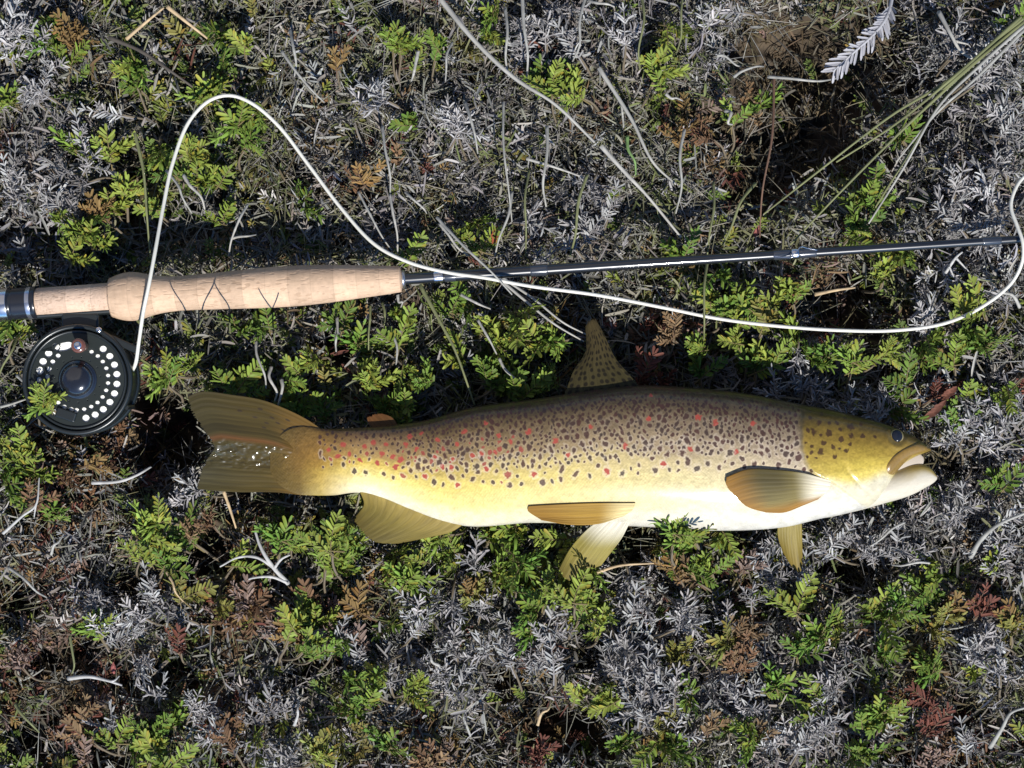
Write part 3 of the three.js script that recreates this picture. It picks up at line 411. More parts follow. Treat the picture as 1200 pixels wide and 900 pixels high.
const uprights = [[612, -5, 617, 95, 'grey'], [448, 148, 457, 232, 'grey'], [457, 228, 466, 297, 'pale'], [686, -4, 671, 72, 'grey'], [752, -4, 750, 82, 'olive'], [800, -4, 793, 62, 'olive'], [836, 214, 829, 298, 'olive'], [829, 306, 825, 398, 'olive'], [641, 148, 640, 242, 'grey'], [802, 152, 792, 250, 'grey'], [907, 88, 890, 288, 'rust'], [620, 200, 616, 300, 'olive'], [688, 205, 668, 300, 'olive'], [590, 120, 600, 260, 'grey'], [592, 10, 596, 90, 'grey'], [885, 215, 846, 288, 'olive'], [735, 160, 745, 205, 'green'], [340, 35, 345, 90, 'grey'], [420, 225, 460, 295, 'grey'], [490, 60, 482, 95, 'pale'], [530, 50, 522, 95, 'grey'], [545, 120, 560, 180, 'grey'], [475, 225, 500, 250, 'pale'], [515, 262, 550, 300, 'pale'], [600, 225, 580, 300, 'grey'], [330, 60, 380, 120, 'grey'], [290, 240, 268, 300, 'pale'], [270, 280, 300, 275, 'grey'], [215, 205, 240, 245, 'pale'], [195, 200, 225, 250, 'grey'], [330, 445, 326, 475, 'pale'], [318, 430, 322, 470, 'pale'], [300, 400, 312, 455, 'grey'], [395, 372, 394, 412, 'grey'], [434, 358, 432, 410, 'olive'], [448, 355, 452, 388, 'olive'], [466, 345, 470, 360, 'grey'], [462, 396, 464, 428, 'grey'], [540, 345, 575, 362, 'pale'], [560, 375, 582, 415, 'grey'], [585, 420, 612, 450, 'pale'], [20, 395, -2, 445, 'olive'], [20, 440, 42, 458, 'grey'], [60, 650, 75, 625, 'grey'], [10, 665, 55, 700, 'grey'], [82, 745, 84, 790, 'olive'], [18, 825, 46, 858, 'olive'], [195, 670, 215, 705, 'straw'], [1195, 360, 1160, 330, 'pale'], [1060, 612, 1020, 640, 'pale'], [1090, 660, 1045, 662, 'pale'], [690, 0, 720, 8, 'pale'], [860, 90, 895, 78, 'grey'], [840, 65, 868, 78, 'grey'], [780, 110, 800, 118, 'pale'], [850, 130, 858, 146, 'pale'], [900, 90, 980, 92, 'grey'], [630, 850, 645, 820, 'straw'], [515, 780, 500, 760, 'pale'], [440, 815, 455, 805, 'grey'], [345, 850, 350, 820, 'white']];
for (const [x0, y0, x1, y1, tone] of uprights) {
  const w = where((x0 + x1) / 2, (y0 + y1) / 2), r = rng(x0 * 13 + y0 * 7 + 900), tw = { pale: 'pale', grey: 'grey', olive: 'olive green', rust: 'rusty', green: 'fresh green', straw: 'straw coloured', white: 'white' }[tone], L = Math.hypot(x1 - x0, y1 - y0) * 0.0001;
  stalk('dry_stem', `thin ${tw} dry stem ${w}`, 'stem', `${tw} stems ${w}`, tone, .00085 + .0004 * r(), [[x0, y0, .004 + .006 * r()], [lerp(x0, x1, .35) + (r() - .5) * 8, lerp(y0, y1, .35) + (r() - .5) * 8, .008 + L], [lerp(x0, x1, .7) + (r() - .5) * 8, lerp(y0, y1, .7) + (r() - .5) * 8, .008 + L], [x1, y1, .002 + .006 * r()]]);
}
// blades that lean up beside the grip and throw thin shadows on the cork
for (const [x0, y0, x1, x2] of [[226, 384, 214, 196], [232, 380, 240, 256], [270, 386, 268, 252], [321, 398, 322, 330], [330, 392, 318, 306]]) stalk('grass_shoot', 'slender upright shoot growing against the side of the cork grip', 'grass', 'upright shoots along the cork grip', 'olive', .0007, [[x0, y0 + 4, -.012], [lerp(x0, x1, .5), y0 - 4, .018], [x1, y0 - 8, .042], [x2, y0 - 10, .062]]);
{ // white lichen-like shoot standing over the dark hollow
  const mb = new MB(), r = rng(9), base = W(1046, -6, .008), line = [[1046, -6, .008], [1040, 18, .016], [1026, 38, .02], [1000, 62, .02], [976, 84, .014]].map((p) => W(...p).sub(base));
  tubeInto(mb, line, (s) => .0013 * (1 - .5 * s), 6, 18, [.33, .33, .35]);
  const c = new THREE.CatmullRomCurve3(line), lv = new MB();
  for (let k = 0; k < 46; k++) { const s = .12 + .88 * (k + r()) / 46, p = c.getPoint(s), t = c.getTangent(s), side = V(-t.z, 0, t.x).multiplyScalar(k % 2 ? 1 : -1), d = t.clone().multiplyScalar(.75 + .4 * r()).addScaledVector(side, .55 + .5 * r()).add(V(0, (r() - .3) * .6, 0)).normalize(); leafInto(lv, p, d, V(0, 1, 0).addScaledVector(d, -d.y).normalize(), .007 + .005 * r(), .0016, .8, (r() - .5) * .9, [.31, .31, .335], [.36, .36, .385]); }
  const o = new THREE.Group(); o.position.copy(base); part('stem', mb.geo(), stemMat, o); part('leaflets', lv.geo(), deadLeaf, o).userData.kind = 'stuff';
  top('white_heath_shoot', o); tag(o, 'white bristly shoot lying across the dark hollow past the rod', 'shoot');
}
{ // two reddish dead leaves
  const leaf = (name, label, px, py, yaw, len, wid, c) => {     // a pointed, creased leaf with a wavy, nibbled edge
    const mb = new MB(), r = rng(px * 3 + py), d = V(Math.cos(yaw), .12, -Math.sin(yaw)).normalize(), up = V(0, 1, 0).addScaledVector(d, -d.y).normalize(), sd = V().crossVectors(d, up); let prev;
    for (let k = 0; k <= 16; k++) {
      const s = k / 16, w = wid / 2 * Math.pow(Math.sin(Math.PI * Math.min(1, .06 + s * .94)), .8), o = V(0, 0, 0).addScaledVector(d, len * s).addScaledVector(up, len * .14 * Math.sin(s * 2.6)), row = [];
      for (const e of [-1, -.5, 0, .5, 1]) { const j = e * w * (Math.abs(e) === 1 ? .75 + .45 * r() : 1), h = Math.abs(e) * w * .55 + .0005 * (r() - .5), t = .6 + .8 * r(), p = o.clone().addScaledVector(sd, j).addScaledVector(up, h); row.push(mb.v(p.x, p.y, p.z, c.map((x) => x * t))); }
      if (prev) for (let q = 0; q < 4; q++) mb.quad(prev[q], row[q], row[q + 1], prev[q + 1]);
      prev = row;
    }
    const m = new THREE.Mesh(mb.geo(), deadLeaf); m.position.copy(W(px, py, .004)); top(name, m); tag(m, label, 'leaf');
  };
  leaf('dead_leaf', 'rust red dead leaf lying above the silver ring of the rod', 578, 286, 1.35, .012, .0045, [.2, .055, .028]);
  leaf('dead_leaf', 'long red brown dead leaf beside the trout head', 1082, 492, .75, .019, .005, [.11, .048, .034]);
  leaf('dead_leaf', 'short red brown dead leaf above the long one by the head', 1102, 468, .7, .013, .005, [.12, .05, .034]);
  leaf('dead_leaf', 'small reddish dead leaf by the rod blank under the rusty stem', 884, 278, 1.2, .008, .003, [.2, .07, .06]);
  leaf('dead_leaf', 'small pinkish red leaf beside the white hooked twig', 134, 790, 1.6, .008, .003, [.2, .07, .065]);
}

// ---------------------------------------------------------------- brown trout
const fishBase = W(730, 540, -0.004);
const trout = new THREE.Group(); trout.position.copy(fishBase);
const PXW = (px, py, y) => V((px - 600) * S, y, (py - 450) * S).sub(fishBase);
function edgeX(py) { return interp([[455, 942], [474, 939], [488, 934], [505, 931], [525, 931], [546, 938], [556, 950], [563, 966], [575, 984], [590, 1006], [610, 1030]], py); }
const section = (px) => { const t = interp(TOP, px), b = interp(BOT, px); return { t, b, c: (t + b) / 2, h: Math.max(0.6, (b - t) / 2), w: interp(WID, px) }; };
function flank(px, py) { const s = section(clamp(px, 318, 1088)), d = clamp(1 - ((py - s.c) / s.h) ** 2, 0, 1); return YC + s.w * S * Math.pow(d, 0.46); }
function relief(px, py) {          // gill cover, cheek, jaw line, in metres
  const e = px - edgeX(py), m = sstep(462, 490, py) * (1 - sstep(590, 604, py));
  let d = m * 0.0017 * sstep(-2.5, 1.5, e) * (1 - 0.8 * sstep(10, 80, e)) - m * 0.0003 * Math.exp(-(((e + 4) / 4) ** 2));
  const pre = px - interp([[490, 985], [520, 978], [550, 984], [570, 1004], [590, 1030]], py);
  d += sstep(500, 520, py) * (-0.0005 * Math.exp(-((pre / 3.5) ** 2)) + 0.0003 * sstep(0, 4, pre) * (1 - sstep(4, 40, pre)));
  d -= 0.0013 * Math.exp(-(((px - 1044.5) ** 2 + (py - 510.5) ** 2) / 75));                          // eye socket
  d += 0.0007 * Math.exp(-((Math.hypot((px - 1044.5), (py - 510.5)) - 12) ** 2) / 10);
  return d;
}
function loftMesh(topT, botT, widT, x0, x1, nx, nt, pw, yc, rel) {
  const mb = new MB();
  for (let i = 0; i <= nx; i++) {
    const px = lerp(x0, x1, i / nx), t = interp(topT, px), b = interp(botT, px), c = (t + b) / 2, h = Math.max(0.6, (b - t) / 2), w = interp(widT, px);
    for (let j = 0; j <= nt; j++) {
      const a = j / nt * Math.PI * 2, th = a <= Math.PI ? a : 2 * Math.PI - a, py = c - h * Math.cos(th), sn = Math.pow(Math.sin(th) ** 2, pw) * (a <= Math.PI ? 1 : -1);
      const d = rel ? rel(px, py) * Math.sin(th) * (a <= Math.PI ? 1 : -1) : 0, p = PXW(px, py, yc + w * S * sn + d);
      mb.v(p.x, p.y, p.z, [1, 1, 1], i / nx, th / Math.PI);
    }
  }
  const n = nt + 1;
  for (let i = 0; i < nx; i++) for (let j = 0; j < nt; j++) mb.quad(i * n + j, i * n + j + 1, (i + 1) * n + j + 1, (i + 1) * n + j);
  for (const i of [0, nx]) { const px = lerp(x0, x1, i / nx), p = PXW(px + (i ? 1 : -1), (interp(topT, px) + interp(botT, px)) / 2, yc), q = mb.v(p.x, p.y, p.z, [1, 1, 1], i / nx, 0.5); for (let j = 0; j < nt; j++) i ? mb.tri(q, i * n + j, i * n + j + 1) : mb.tri(q, i * n + j + 1, i * n + j); }
  const g = mb.geo(false), nr = g.attributes.normal;         // one smooth seam along the back
  for (let i = 0; i <= nx; i++) { const a = i * n, b = i * n + nt, v = V(nr.getX(a) + nr.getX(b), nr.getY(a) + nr.getY(b), nr.getZ(a) + nr.getZ(b)).normalize(); for (const k of [a, b]) nr.setXYZ(k, v.x, v.y, v.z); }
  return g;
}
const X0 = 318, X1 = 1088;
// skin pigment: rows from back to belly at places along the body
const TS = [0, .10, .24, .40, .52, .64, .78, .90, 1];
const SKIN = [
  [326, TS.map(() => [.085, .055, .011])],
  [352, [[.09, .055, .014], [.11, .065, .015], [.135, .075, .016], [.15, .082, .017], [.15, .085, .018], [.15, .088, .02], [.14, .088, .02], [.13, .085, .02], [.12, .08, .02]]],
  [378, [[.08, .048, .014], [.15, .085, .022], [.21, .115, .026], [.25, .14, .03], [.30, .18, .035], [.36, .24, .05], [.40, .28, .07], [.38, .28, .08], [.34, .26, .08]]],
  [430, [[.07, .045, .02], [.15, .09, .045], [.25, .155, .07], [.34, .22, .075], [.5, .36, .08], [.62, .5, .16], [.66, .57, .28], [.66, .6, .4], [.64, .6, .48]]],
  [520, [[.045, .032, .013], [.10, .066, .028], [.175, .115, .052], [.26, .175, .07], [.42, .31, .085], [.56, .45, .12], [.6, .5, .17], [.6, .53, .3], [.58, .54, .42]]],
  [650, [[.04, .03, .013], [.095, .066, .032], [.17, .118, .062], [.27, .195, .10], [.46, .36, .14], [.5, .40, .13], [.53, .44, .17], [.54, .48, .29], [.51, .47, .36]]],
  [800, [[.04, .03, .014], [.10, .072, .038], [.18, .13, .078], [.29, .22, .135], [.44, .355, .19], [.51, .43, .215], [.54, .48, .29], [.53, .50, .40], [.50, .47, .41]]],
  [935, [[.045, .035, .014], [.11, .082, .045], [.2, .152, .098], [.31, .245, .165], [.44, .37, .26], [.50, .44, .30], [.54, .50, .39], [.54, .52, .45], [.51, .49, .43]]],
];
const HEAD = [
  [935, [[.05, .036, .008], [.12, .08, .016], [.21, .14, .028], [.28, .195, .04], [.36, .265, .05], [.5, .39, .075], [.6, .5, .2], [.68, .64, .5], [.7, .68, .6]]],
  [1000, [[.04, .028, .007], [.11, .072, .012], [.20, .13, .022], [.31, .22, .035], [.46, .35, .06], [.56, .45, .11], [.58, .5, .2], [.62, .58, .4], [.66, .62, .52]]],
  [1050, [[.06, .045, .012], [.11, .075, .018], [.17, .115, .025], [.24, .165, .03], [.34, .25, .045], [.42, .32, .07], [.46, .36, .1], [.5, .4, .15], [.5, .42, .2]]],
  [1088, [[.10, .07, .02], [.15, .10, .025], [.22, .15, .03], [.28, .2, .04], [.36, .27, .06], [.42, .33, .09], [.5, .42, .2], [.55, .48, .3], [.55, .48, .3]]],
];
function table(T, px, t) {
  let i = 0; while (i < T.length - 2 && px > T[i + 1][0]) i++; const f = clamp((px - T[i][0]) / (T[i + 1][0] - T[i][0]));
  let k = 0; while (k < TS.length - 2 && t > TS[k + 1]) k++; const g = sstep(TS[k], TS[k + 1], t), a = T[i][1], b = T[i + 1][1];
  return [0, 1, 2].map((q) => lerp(lerp(a[k][q], a[k + 1][q], g), lerp(b[k][q], b[k + 1][q], g), f));
}
const TW = 2048, TH = 1024;
{
  const px_ = new Float32Array(TW * TH * 3), sect = [];
  for (let i = 0; i < TW; i++) sect.push(section(lerp(X0, X1, (i + .5) / TW)));
  for (let j = 0; j < TH; j++) for (let i = 0; i < TW; i++) {
    const th = (j + .5) / TH * Math.PI, s = sect[i], px = lerp(X0, X1, (i + .5) / TW), py = s.c - s.h * Math.cos(th);
    let t = (py - s.t) / (2 * s.h);
    const tw = t + 0.05 * (fbm(px / 26, py / 16, 51) - 0.5) * 2;
    const e = px - edgeX(py) + 3 * (noise(px / 5, py / 5, 57) - 0.5), body = table(SKIN, px, tw), head = px > 900 ? table(HEAD, px, clamp(px > 985 ? (py - s.t) / (2 * interp([[985, 60], [1088, 22]], px)) * 1 : tw, 0, 1)) : body;
    const ew = lerp(20, 4.5, sstep(466, 500, py)), f = sstep(-ew, ew, e), wm = px > 925 ? sstep(-7, 9, py - interp([[925, 552], [964, 559], [985, 563], [1006, 560], [1030, 552], [1045, 560], [1088, 570]], px)) * f : 0, g = 0.78 + 0.44 * fbm(px / 7, py / 4.5, 61), sc = 1 + 0.3 * (noise(px / 2.0, py / 1.6, 66) - 0.5) * (1 - sstep(.6, .85, t));
    const o = (j * TW + i) * 3; for (let q = 0; q < 3; q++) px_[o + q] = lerp(lerp(body[q], head[q], f), [.52, .475, .34][q], wm) * g * sc;
  }
  const r = rng(31337), done = [];
  const stamp = (cx, cy, rx, ry, rot, col, halo, a = 1) => {
    const R = Math.max(rx, ry) * (halo ? 2.0 : 1.3), i0 = Math.floor((cx - R - X0) / (X1 - X0) * TW), i1 = Math.ceil((cx + R - X0) / (X1 - X0) * TW), ph = r() * 50;
    for (let i = Math.max(0, i0); i <= Math.min(TW - 1, i1); i++) {
      const s = sect[i], px = lerp(X0, X1, (i + .5) / TW), j0 = Math.acos(clamp((s.c - (cy - R)) / s.h, -1, 1)) / Math.PI * TH, j1 = Math.acos(clamp((s.c - (cy + R)) / s.h, -1, 1)) / Math.PI * TH;
      for (let j = Math.max(0, Math.floor(j0)); j <= Math.min(TH - 1, Math.ceil(j1)); j++) {
        const py = s.c - s.h * Math.cos((j + .5) / TH * Math.PI), dx = px - cx, dy = py - cy, x = (dx * Math.cos(rot) + dy * Math.sin(rot)) / rx, y = (-dx * Math.sin(rot) + dy * Math.cos(rot)) / ry;
        const d = Math.hypot(x, y) + 0.75 * (noise(px / 2.2 + ph, py / 2.2, 71) - 0.5), o = (j * TW + i) * 3, k = (1 - sstep(0.6, 1.15, d)) * a, h = halo ? (1 - sstep(1.25, 1.75, d)) * halo : 0;
        for (let q = 0; q < 3; q++) { let c = px_[o + q]; c = lerp(c, [.62, .53, .42][q], h); px_[o + q] = lerp(c, col[q], k); }
      }
    }
  };
  const limit = (px) => interp([[372, 546], [420, 552], [520, 566], [600, 566], [700, 556], [800, 548], [930, 548]], px);
  const far = (x, y, m) => done.every(([a, b, c]) => (a - x) ** 2 + (b - y) ** 2 > (m + c) ** 2);
  const reds = [[412, 530], [424, 538], [398, 534], [387, 527], [463, 534], [472, 537], [450, 531], [466, 545], [482, 511], [478, 520], [514, 514], [537, 519], [532, 536], [520, 545], [500, 556], [538, 566], [530, 546], [571, 547], [570, 495], [598, 516], [619, 505], [555, 532], [565, 530], [690, 499], [664, 531], [729, 520], [708, 549], [756, 490], [803, 524], [813, 488], [832, 494], [855, 527], [760, 463], [625, 553], [585, 509], [545, 505], [495, 507], [440, 518], [455, 520], [430, 522], [405, 520], [445, 541], [512, 534], [490, 525], [581, 528], [876, 495], [772, 541], [650, 515]];
  for (const [x, y] of reds) { stamp(x, y, 2.5 + 2 * r(), 2.3 + 1.4 * r(), r() * 3, [.34, .065, .045], x > 490 && y > 528 ? .35 : 0); done.push([x, y, 3]); }
  for (let k = 0; k < 9000; k++) {
    const x = 376 + r() * 565, s = section(x), y = lerp(s.t - 1, limit(x), Math.pow(r(), 0.85)), t = (y - s.t) / (limit(x) - s.t);
    if (x > edgeX(y) - 5) continue;
    const size = (1.5 + 2.3 * r()) * lerp(.8, 1.12, t) * (x < 470 ? .8 : 1), gap = lerp(.9, 2.1, t * t) + (x < 480 ? 1.8 : 0) + (t > .8 ? 3.4 : 0);
    if (!far(x, y, size + gap - 1.2)) continue;
    const red = x < 620 && t > .4 && r() < .14;
    stamp(x, y, size * (.72 + .3 * r()), size * (.95 + .5 * r()), (r() - .5) * 1.6, red ? [.26, .055, .04] : [.04 + .025 * r(), .026, .022], t > .6 ? .26 : t > .35 ? .06 : 0, .92); done.push([x, y, size]);
  }
  for (const [x, y, q] of [[953, 494, 3.6], [964, 495, 3], [974, 495, 3], [990, 499, 4.6], [1003, 496, 3], [945, 505, 4.6], [938, 503, 3], [963, 506, 4.4], [977, 502, 3], [953, 508, 2], [977, 513, 3.6], [989, 510, 3.6], [1003, 510, 3.6], [956, 517, 3.4], [987, 519, 2.6], [942, 521, 2.6], [967, 522, 3.6], [974, 524, 2.2], [952, 527, 4], [968, 533, 3], [982, 526, 3], [941, 528, 2.6], [935, 517, 2], [946, 534, 2], [1018, 511, 2.6], [941, 549, 2.6], [936, 533, 1.8], [943, 489, 2.6], [957, 484, 2.4], [985, 489, 2.4]]) stamp(x, y, q, q * .9, r() * 3, [.06, .032, .015], 0, .95);
  stamp(1063, 509, 2.4, 1.5, .5, [.03, .02, .01], 0, .9); stamp(1068, 511, 1.4, 1.2, .5, [.04, .025, .012], 0, .8);
  var skinTex = dataTex(TW, TH, (u, v) => { const o = (Math.min(TH - 1, Math.floor(v * TH)) * TW + Math.min(TW - 1, Math.floor(u * TW))) * 3; return [px_[o], px_[o + 1], px_[o + 2]]; });
  var scaleTex = dataTex(1024, 1024, (u, v) => {              // fine overlapping scales; smooth on the head
    const px = lerp(X0, X1, u), s = section(px), py = s.c - s.h * Math.cos(v * Math.PI), f = 1 - sstep(-3, 1, px - edgeX(py));
    const wx = px + 5 * (noise(px / 14, py / 14, 91) - .5), wy = py + 6 * (noise(px / 18, py / 18, 92) - .5) + (px - 600) * .06, a = wx / 3.6 + wy / 4.4, c = wx / 3.6 - wy / 4.4, row = Math.floor(c), b = a, x = a - Math.floor(a) - .5, y = c - row;
    return 0.5 + f * (0.14 * (0.5 - Math.hypot(x, y - .5)) + .12 * (hash(Math.floor(b), row, 5) - .5)) + (1 - f) * .25 * (fbm(px / 5, py / 5, 90) - .5);
  }, false);
}
const skin = new THREE.MeshPhysicalMaterial({ map: skinTex, bumpMap: scaleTex, bumpScale: 0.0012, roughness: 0.5, specularIntensity: 0.35, clearcoat: 0.45, clearcoatRoughness: 0.14 });
const body = part('body', loftMesh(TOP, BOT, WID, X0, X1, 560, 176, 0.46, YC, relief), skin, trout);
// lower jaw
const JT = [[930, 566], [985, 563], [1020, 556], [1048, 548], [1066, 543], [1081, 544], [1090, 549], [1096, 557]], JB = [[930, 606], [960, 607], [1000, 599], [1033, 590], [1067, 579.5], [1085, 570], [1093, 565], [1096, 562]], JW = [[930, 6], [960, 10], [1000, 17], [1030, 21], [1060, 17.5], [1080, 12], [1090, 7], [1096, 2]];
const jawTex = dataTex(256, 128, (u, v) => { const e = sstep(.62, .85, u) * (1 - sstep(.28, .5, v + .12 * (noise(u * 9, v * 6, 3) - .5))), n = .9 + .2 * fbm(u * 40, v * 30, 8); return [lerp(.50, .34, e) * n, lerp(.46, .25, e) * n, lerp(.37, .07, e) * n]; });
part('lower_jaw', loftMesh(JT, JB, JW, 930, 1096, 120, 64, 0.5, YC - .001), new THREE.MeshPhysicalMaterial({ map: jawTex, roughness: .5, specularIntensity: .35, clearcoat: .2, clearcoatRoughness: .15 }), trout);
part('mouth_lining', loftMesh([[1030, 538], [1060, 528], [1073, 529], [1080, 535]], [[1030, 560], [1060, 554], [1073, 552], [1080, 543]], [[1030, 16], [1055, 8], [1072, 3], [1080, 1]], 1030, 1080, 30, 32, .5, YC), std([.42, .37, .31], .5, { specularIntensity: .3 }), trout);
// a plate that follows the head: inside a closed outline, proud by d with rounded edges
function plate(outline, d, n = 40) {
  const cen = outline.reduce((a, p) => [a[0] + p[0] / outline.length, a[1] + p[1] / outline.length], [0, 0]), crv = new THREE.CatmullRomCurve3(outline.map((p) => V(p[0], p[1], 0)), true), mb = new MB(), m = 10;
  const edge = []; for (let k = 0; k < n * 3; k++) edge.push(crv.getPoint(k / (n * 3)));
  for (let q = 0; q <= m; q++) for (const e of edge) { const s = q / m, x = lerp(cen[0], e.x, s), y = lerp(cen[1], e.y, s), p = PXW(x, y, flank(x, y) + relief(x, y) + d * Math.sqrt(Math.max(0, 1 - s ** 4)) - .0003); mb.v(p.x, p.y, p.z, [1, 1, 1], x / 20, y / 20); }
  const N = edge.length; for (let q = 0; q < m; q++) for (let k = 0; k < N; k++) mb.quad(q * N + k, q * N + (k + 1) % N, (q + 1) * N + (k + 1) % N, (q + 1) * N + k);
  const g = mb.geo(false); if (g.attributes.normal.getY(Math.floor(m / 2) * N) < 0) { const ix = g.index.array; for (let k = 0; k < ix.length; k += 3) [ix[k], ix[k + 1]] = [ix[k + 1], ix[k]]; g.computeVertexNormals(); } return g;
}
const maxTex = dataTex(64, 64, (u, v) => { const n = .8 + .4 * fbm(u * 8, v * 8, 21); return [.20 * n, .12 * n, .024 * n]; }, true, true);
part('upper_lip', plate([[1032, 553], [1029.5, 546], [1035, 536], [1046, 527], [1060, 520.5], [1074, 517.5], [1085, 521.5], [1086, 525.5], [1073, 527.5], [1061, 534.5], [1051, 546], [1041, 555]], .0019), new THREE.MeshPhysicalMaterial({ map: maxTex, roughness: .4, clearcoat: .5, clearcoatRoughness: .2 }), trout);
{ // eye
  const ex = 1044.5, ey = 510.5, c = PXW(ex, ey, flank(ex, ey) - .0010), eye = new THREE.Group(); eye.name = 'eye'; eye.position.copy(c); eye.rotation.x = -.28; trout.add(eye);
  const iris = new THREE.SphereGeometry(.0042, 32, 20); iris.scale(1, .55, 1.05); part('iris', iris, std([.3, .25, .12], .3, { metalness: .3, clearcoat: .6, clearcoatRoughness: .05 }), eye);
  const pu = new THREE.SphereGeometry(.0033, 32, 20); pu.scale(1, .5, 1.15); pu.translate(0, .0011, 0); part('pupil', pu, std([.012, .016, .026], .2, { specularIntensity: .5 }), eye);
}
// fins: a patch between a base, a free edge and two sides, with rays and thickness
function along(list, t) { let L = 0; const seg = []; for (let k = 1; k < list.length; k++) { const l = Math.hypot(list[k][0] - list[k - 1][0], list[k][1] - list[k - 1][1]); seg.push(l); L += l; } const c = along.c.get(list) ?? new THREE.CatmullRomCurve3(list.map((p) => V(p[0], p[1], 0)), false, 'centripetal'); along.c.set(list, c); const p = c.getPointAt(clamp(t)); return [p.x, p.y]; }
along.c = new Map();
function fin(name, B, E, S0, S1, height, color, o = {}) {
  const nu = o.nu ?? 90, nv = o.nv ?? 40, rays = o.rays ?? 12, mb = new MB(), n = nu + 1, rr = rng(name.length * 97 + Math.round(B[0][0]));
  const rag = []; for (let k = 0; k <= nu; k++) rag.push(o.rag ? 1 - o.rag * rr() * (0.4 + .6 * noise(k / 3, 1, 7)) : 1);
  for (const sgn of [1, -1]) for (let j = 0; j <= nv; j++) for (let i = 0; i <= nu; i++) {
    const t = i / nu, s = j / nv * lerp(1, rag[i], sstep(.6, 1, j / nv));
    const b = along(B, t), e = along(E, t), l = along(S0, s), r2 = along(S1, s), q = (k) => lerp(b[k], e[k], s) + lerp(l[k], r2[k], t) - (lerp(lerp(B[0][k], B[B.length - 1][k], t), lerp(E[0][k], E[E.length - 1][k], t), s));
    const px = q(0), py = q(1), ridge = Math.abs(Math.sin(t * rays * Math.PI)), th = lerp(.0011, .00028, s) * (0.9 + .2 * ridge);
    const y = height(px, py, s, t) + .00003 * (ridge - .5) + sgn * th / 2, p = PXW(px, py, y);
    mb.v(p.x, p.y, p.z, [1, 1, 1], t, s);
  }
  const H = n * (nv + 1);
  for (let j = 0; j < nv; j++) for (let i = 0; i < nu; i++) { const a = j * n + i; mb.quad(a, a + n, a + n + 1, a + 1); mb.quad(H + a, H + a + 1, H + a + n + 1, H + a + n); }
  const rim = []; for (let i = 0; i <= nu; i++) rim.push(i); for (let j = 1; j <= nv; j++) rim.push(j * n + nu); for (let i = nu - 1; i >= 0; i--) rim.push(nv * n + i); for (let j = nv - 1; j > 0; j--) rim.push(j * n);
  for (let k = 0; k < rim.length; k++) { const a = rim[k], b = rim[(k + 1) % rim.length]; mb.quad(a, b, H + b, H + a); }
  const g = mb.geo(false); if (g.attributes.normal.getY(Math.floor(nv / 2) * n + (nu >> 1)) < 0) { const ix = g.index.array; for (let k = 0; k < ix.length; k += 3) [ix[k], ix[k + 1]] = [ix[k + 1], ix[k]]; g.computeVertexNormals(); }
  const tex = dataTex(256, 256, (u, v) => { const ray = Math.abs(Math.sin(u * rays * Math.PI)), fork = Math.abs(Math.sin(u * rays * 2 * Math.PI)), c = color(u, v), k = (1 - .16 * (1 - sstep(0, .35, lerp(ray, fork, sstep(.3, .6, v)))) * (.4 + 1.2 * noise(u * 9, v * 3, 4))) * (.62 + .76 * fbm(u * rays * 2.3, v * 2.5, 12)); return c.map((x) => x * k); });
  return part(name, g, new THREE.MeshPhysicalMaterial({ map: tex, roughness: o.rough ?? .5, specularIntensity: .25, clearcoat: o.coat ?? 0, clearcoatRoughness: .05, transmission: o.thru ?? 0, thickness: 0 }), trout);
}
const mixc = (a, b, t) => a.map((x, k) => lerp(x, b[k], clamp(t)));
fin('tail_fin', [[384, 507], [382, 520], [380, 540], [382, 560], [388, 576]], [[217, 466], [223, 483], [237, 503], [248, 517], [251, 526], [244, 534], [235, 551], [227, 574]], [[384, 507], [360, 491], [333, 478], [307, 468.5], [271, 462.5], [235, 459], [217, 466]], [[388, 576], [360, 580], [324, 577], [271, 577], [227, 574]],
  (px, py, s, t) => { const wet = sstep(.46, .54, t) * (1 - sstep(.70, .80, t)) * sstep(.22, .4, s); return YC - .0006 - .0054 * s * sstep(0, .3, s) + .0045 * Math.exp(-(((t - .47) / .16) ** 2)) * sstep(0, .5, s) - .004 * s * sstep(.75, 1, t) + wet * (.0011 * (noise(px / 12, py / 5, 41) - .5) + .0011 * (noise(px / 5, py / 3, 43) - .5)); },
  (u, v) => { const c = mixc([.13, .074, .014], [.058, .041, .008], sstep(.15, .5, v + .1 * (noise(u * 30, v * 4, 2) - .5))), d = mixc(c, [.042, .034, .010], sstep(.5, 1, v)), red = .35 * Math.exp(-(((u - .46) / .03) ** 2)) * sstep(.2, .5, v); let spot = 0; for (const [a, b] of [[.12, .30], [.16, .42], [.2, .38], [.24, .47], [.26, .34], [.2, .55], [.3, .5], [.1, .5], [.34, .12], [.3, .2], [.22, .2], [.42, .06], [.15, .65]]) spot = Math.max(spot, 1 - sstep(.6, 1.1, Math.hypot((u - a) / .013, (v - b) / .022))); return mixc(mixc(d, [.2, .06, .02], red), [.03, .02, .012], spot * .8); },
  { rays: 19, nu: 190, nv: 150, rag: .025, coat: 1, rough: .35 });
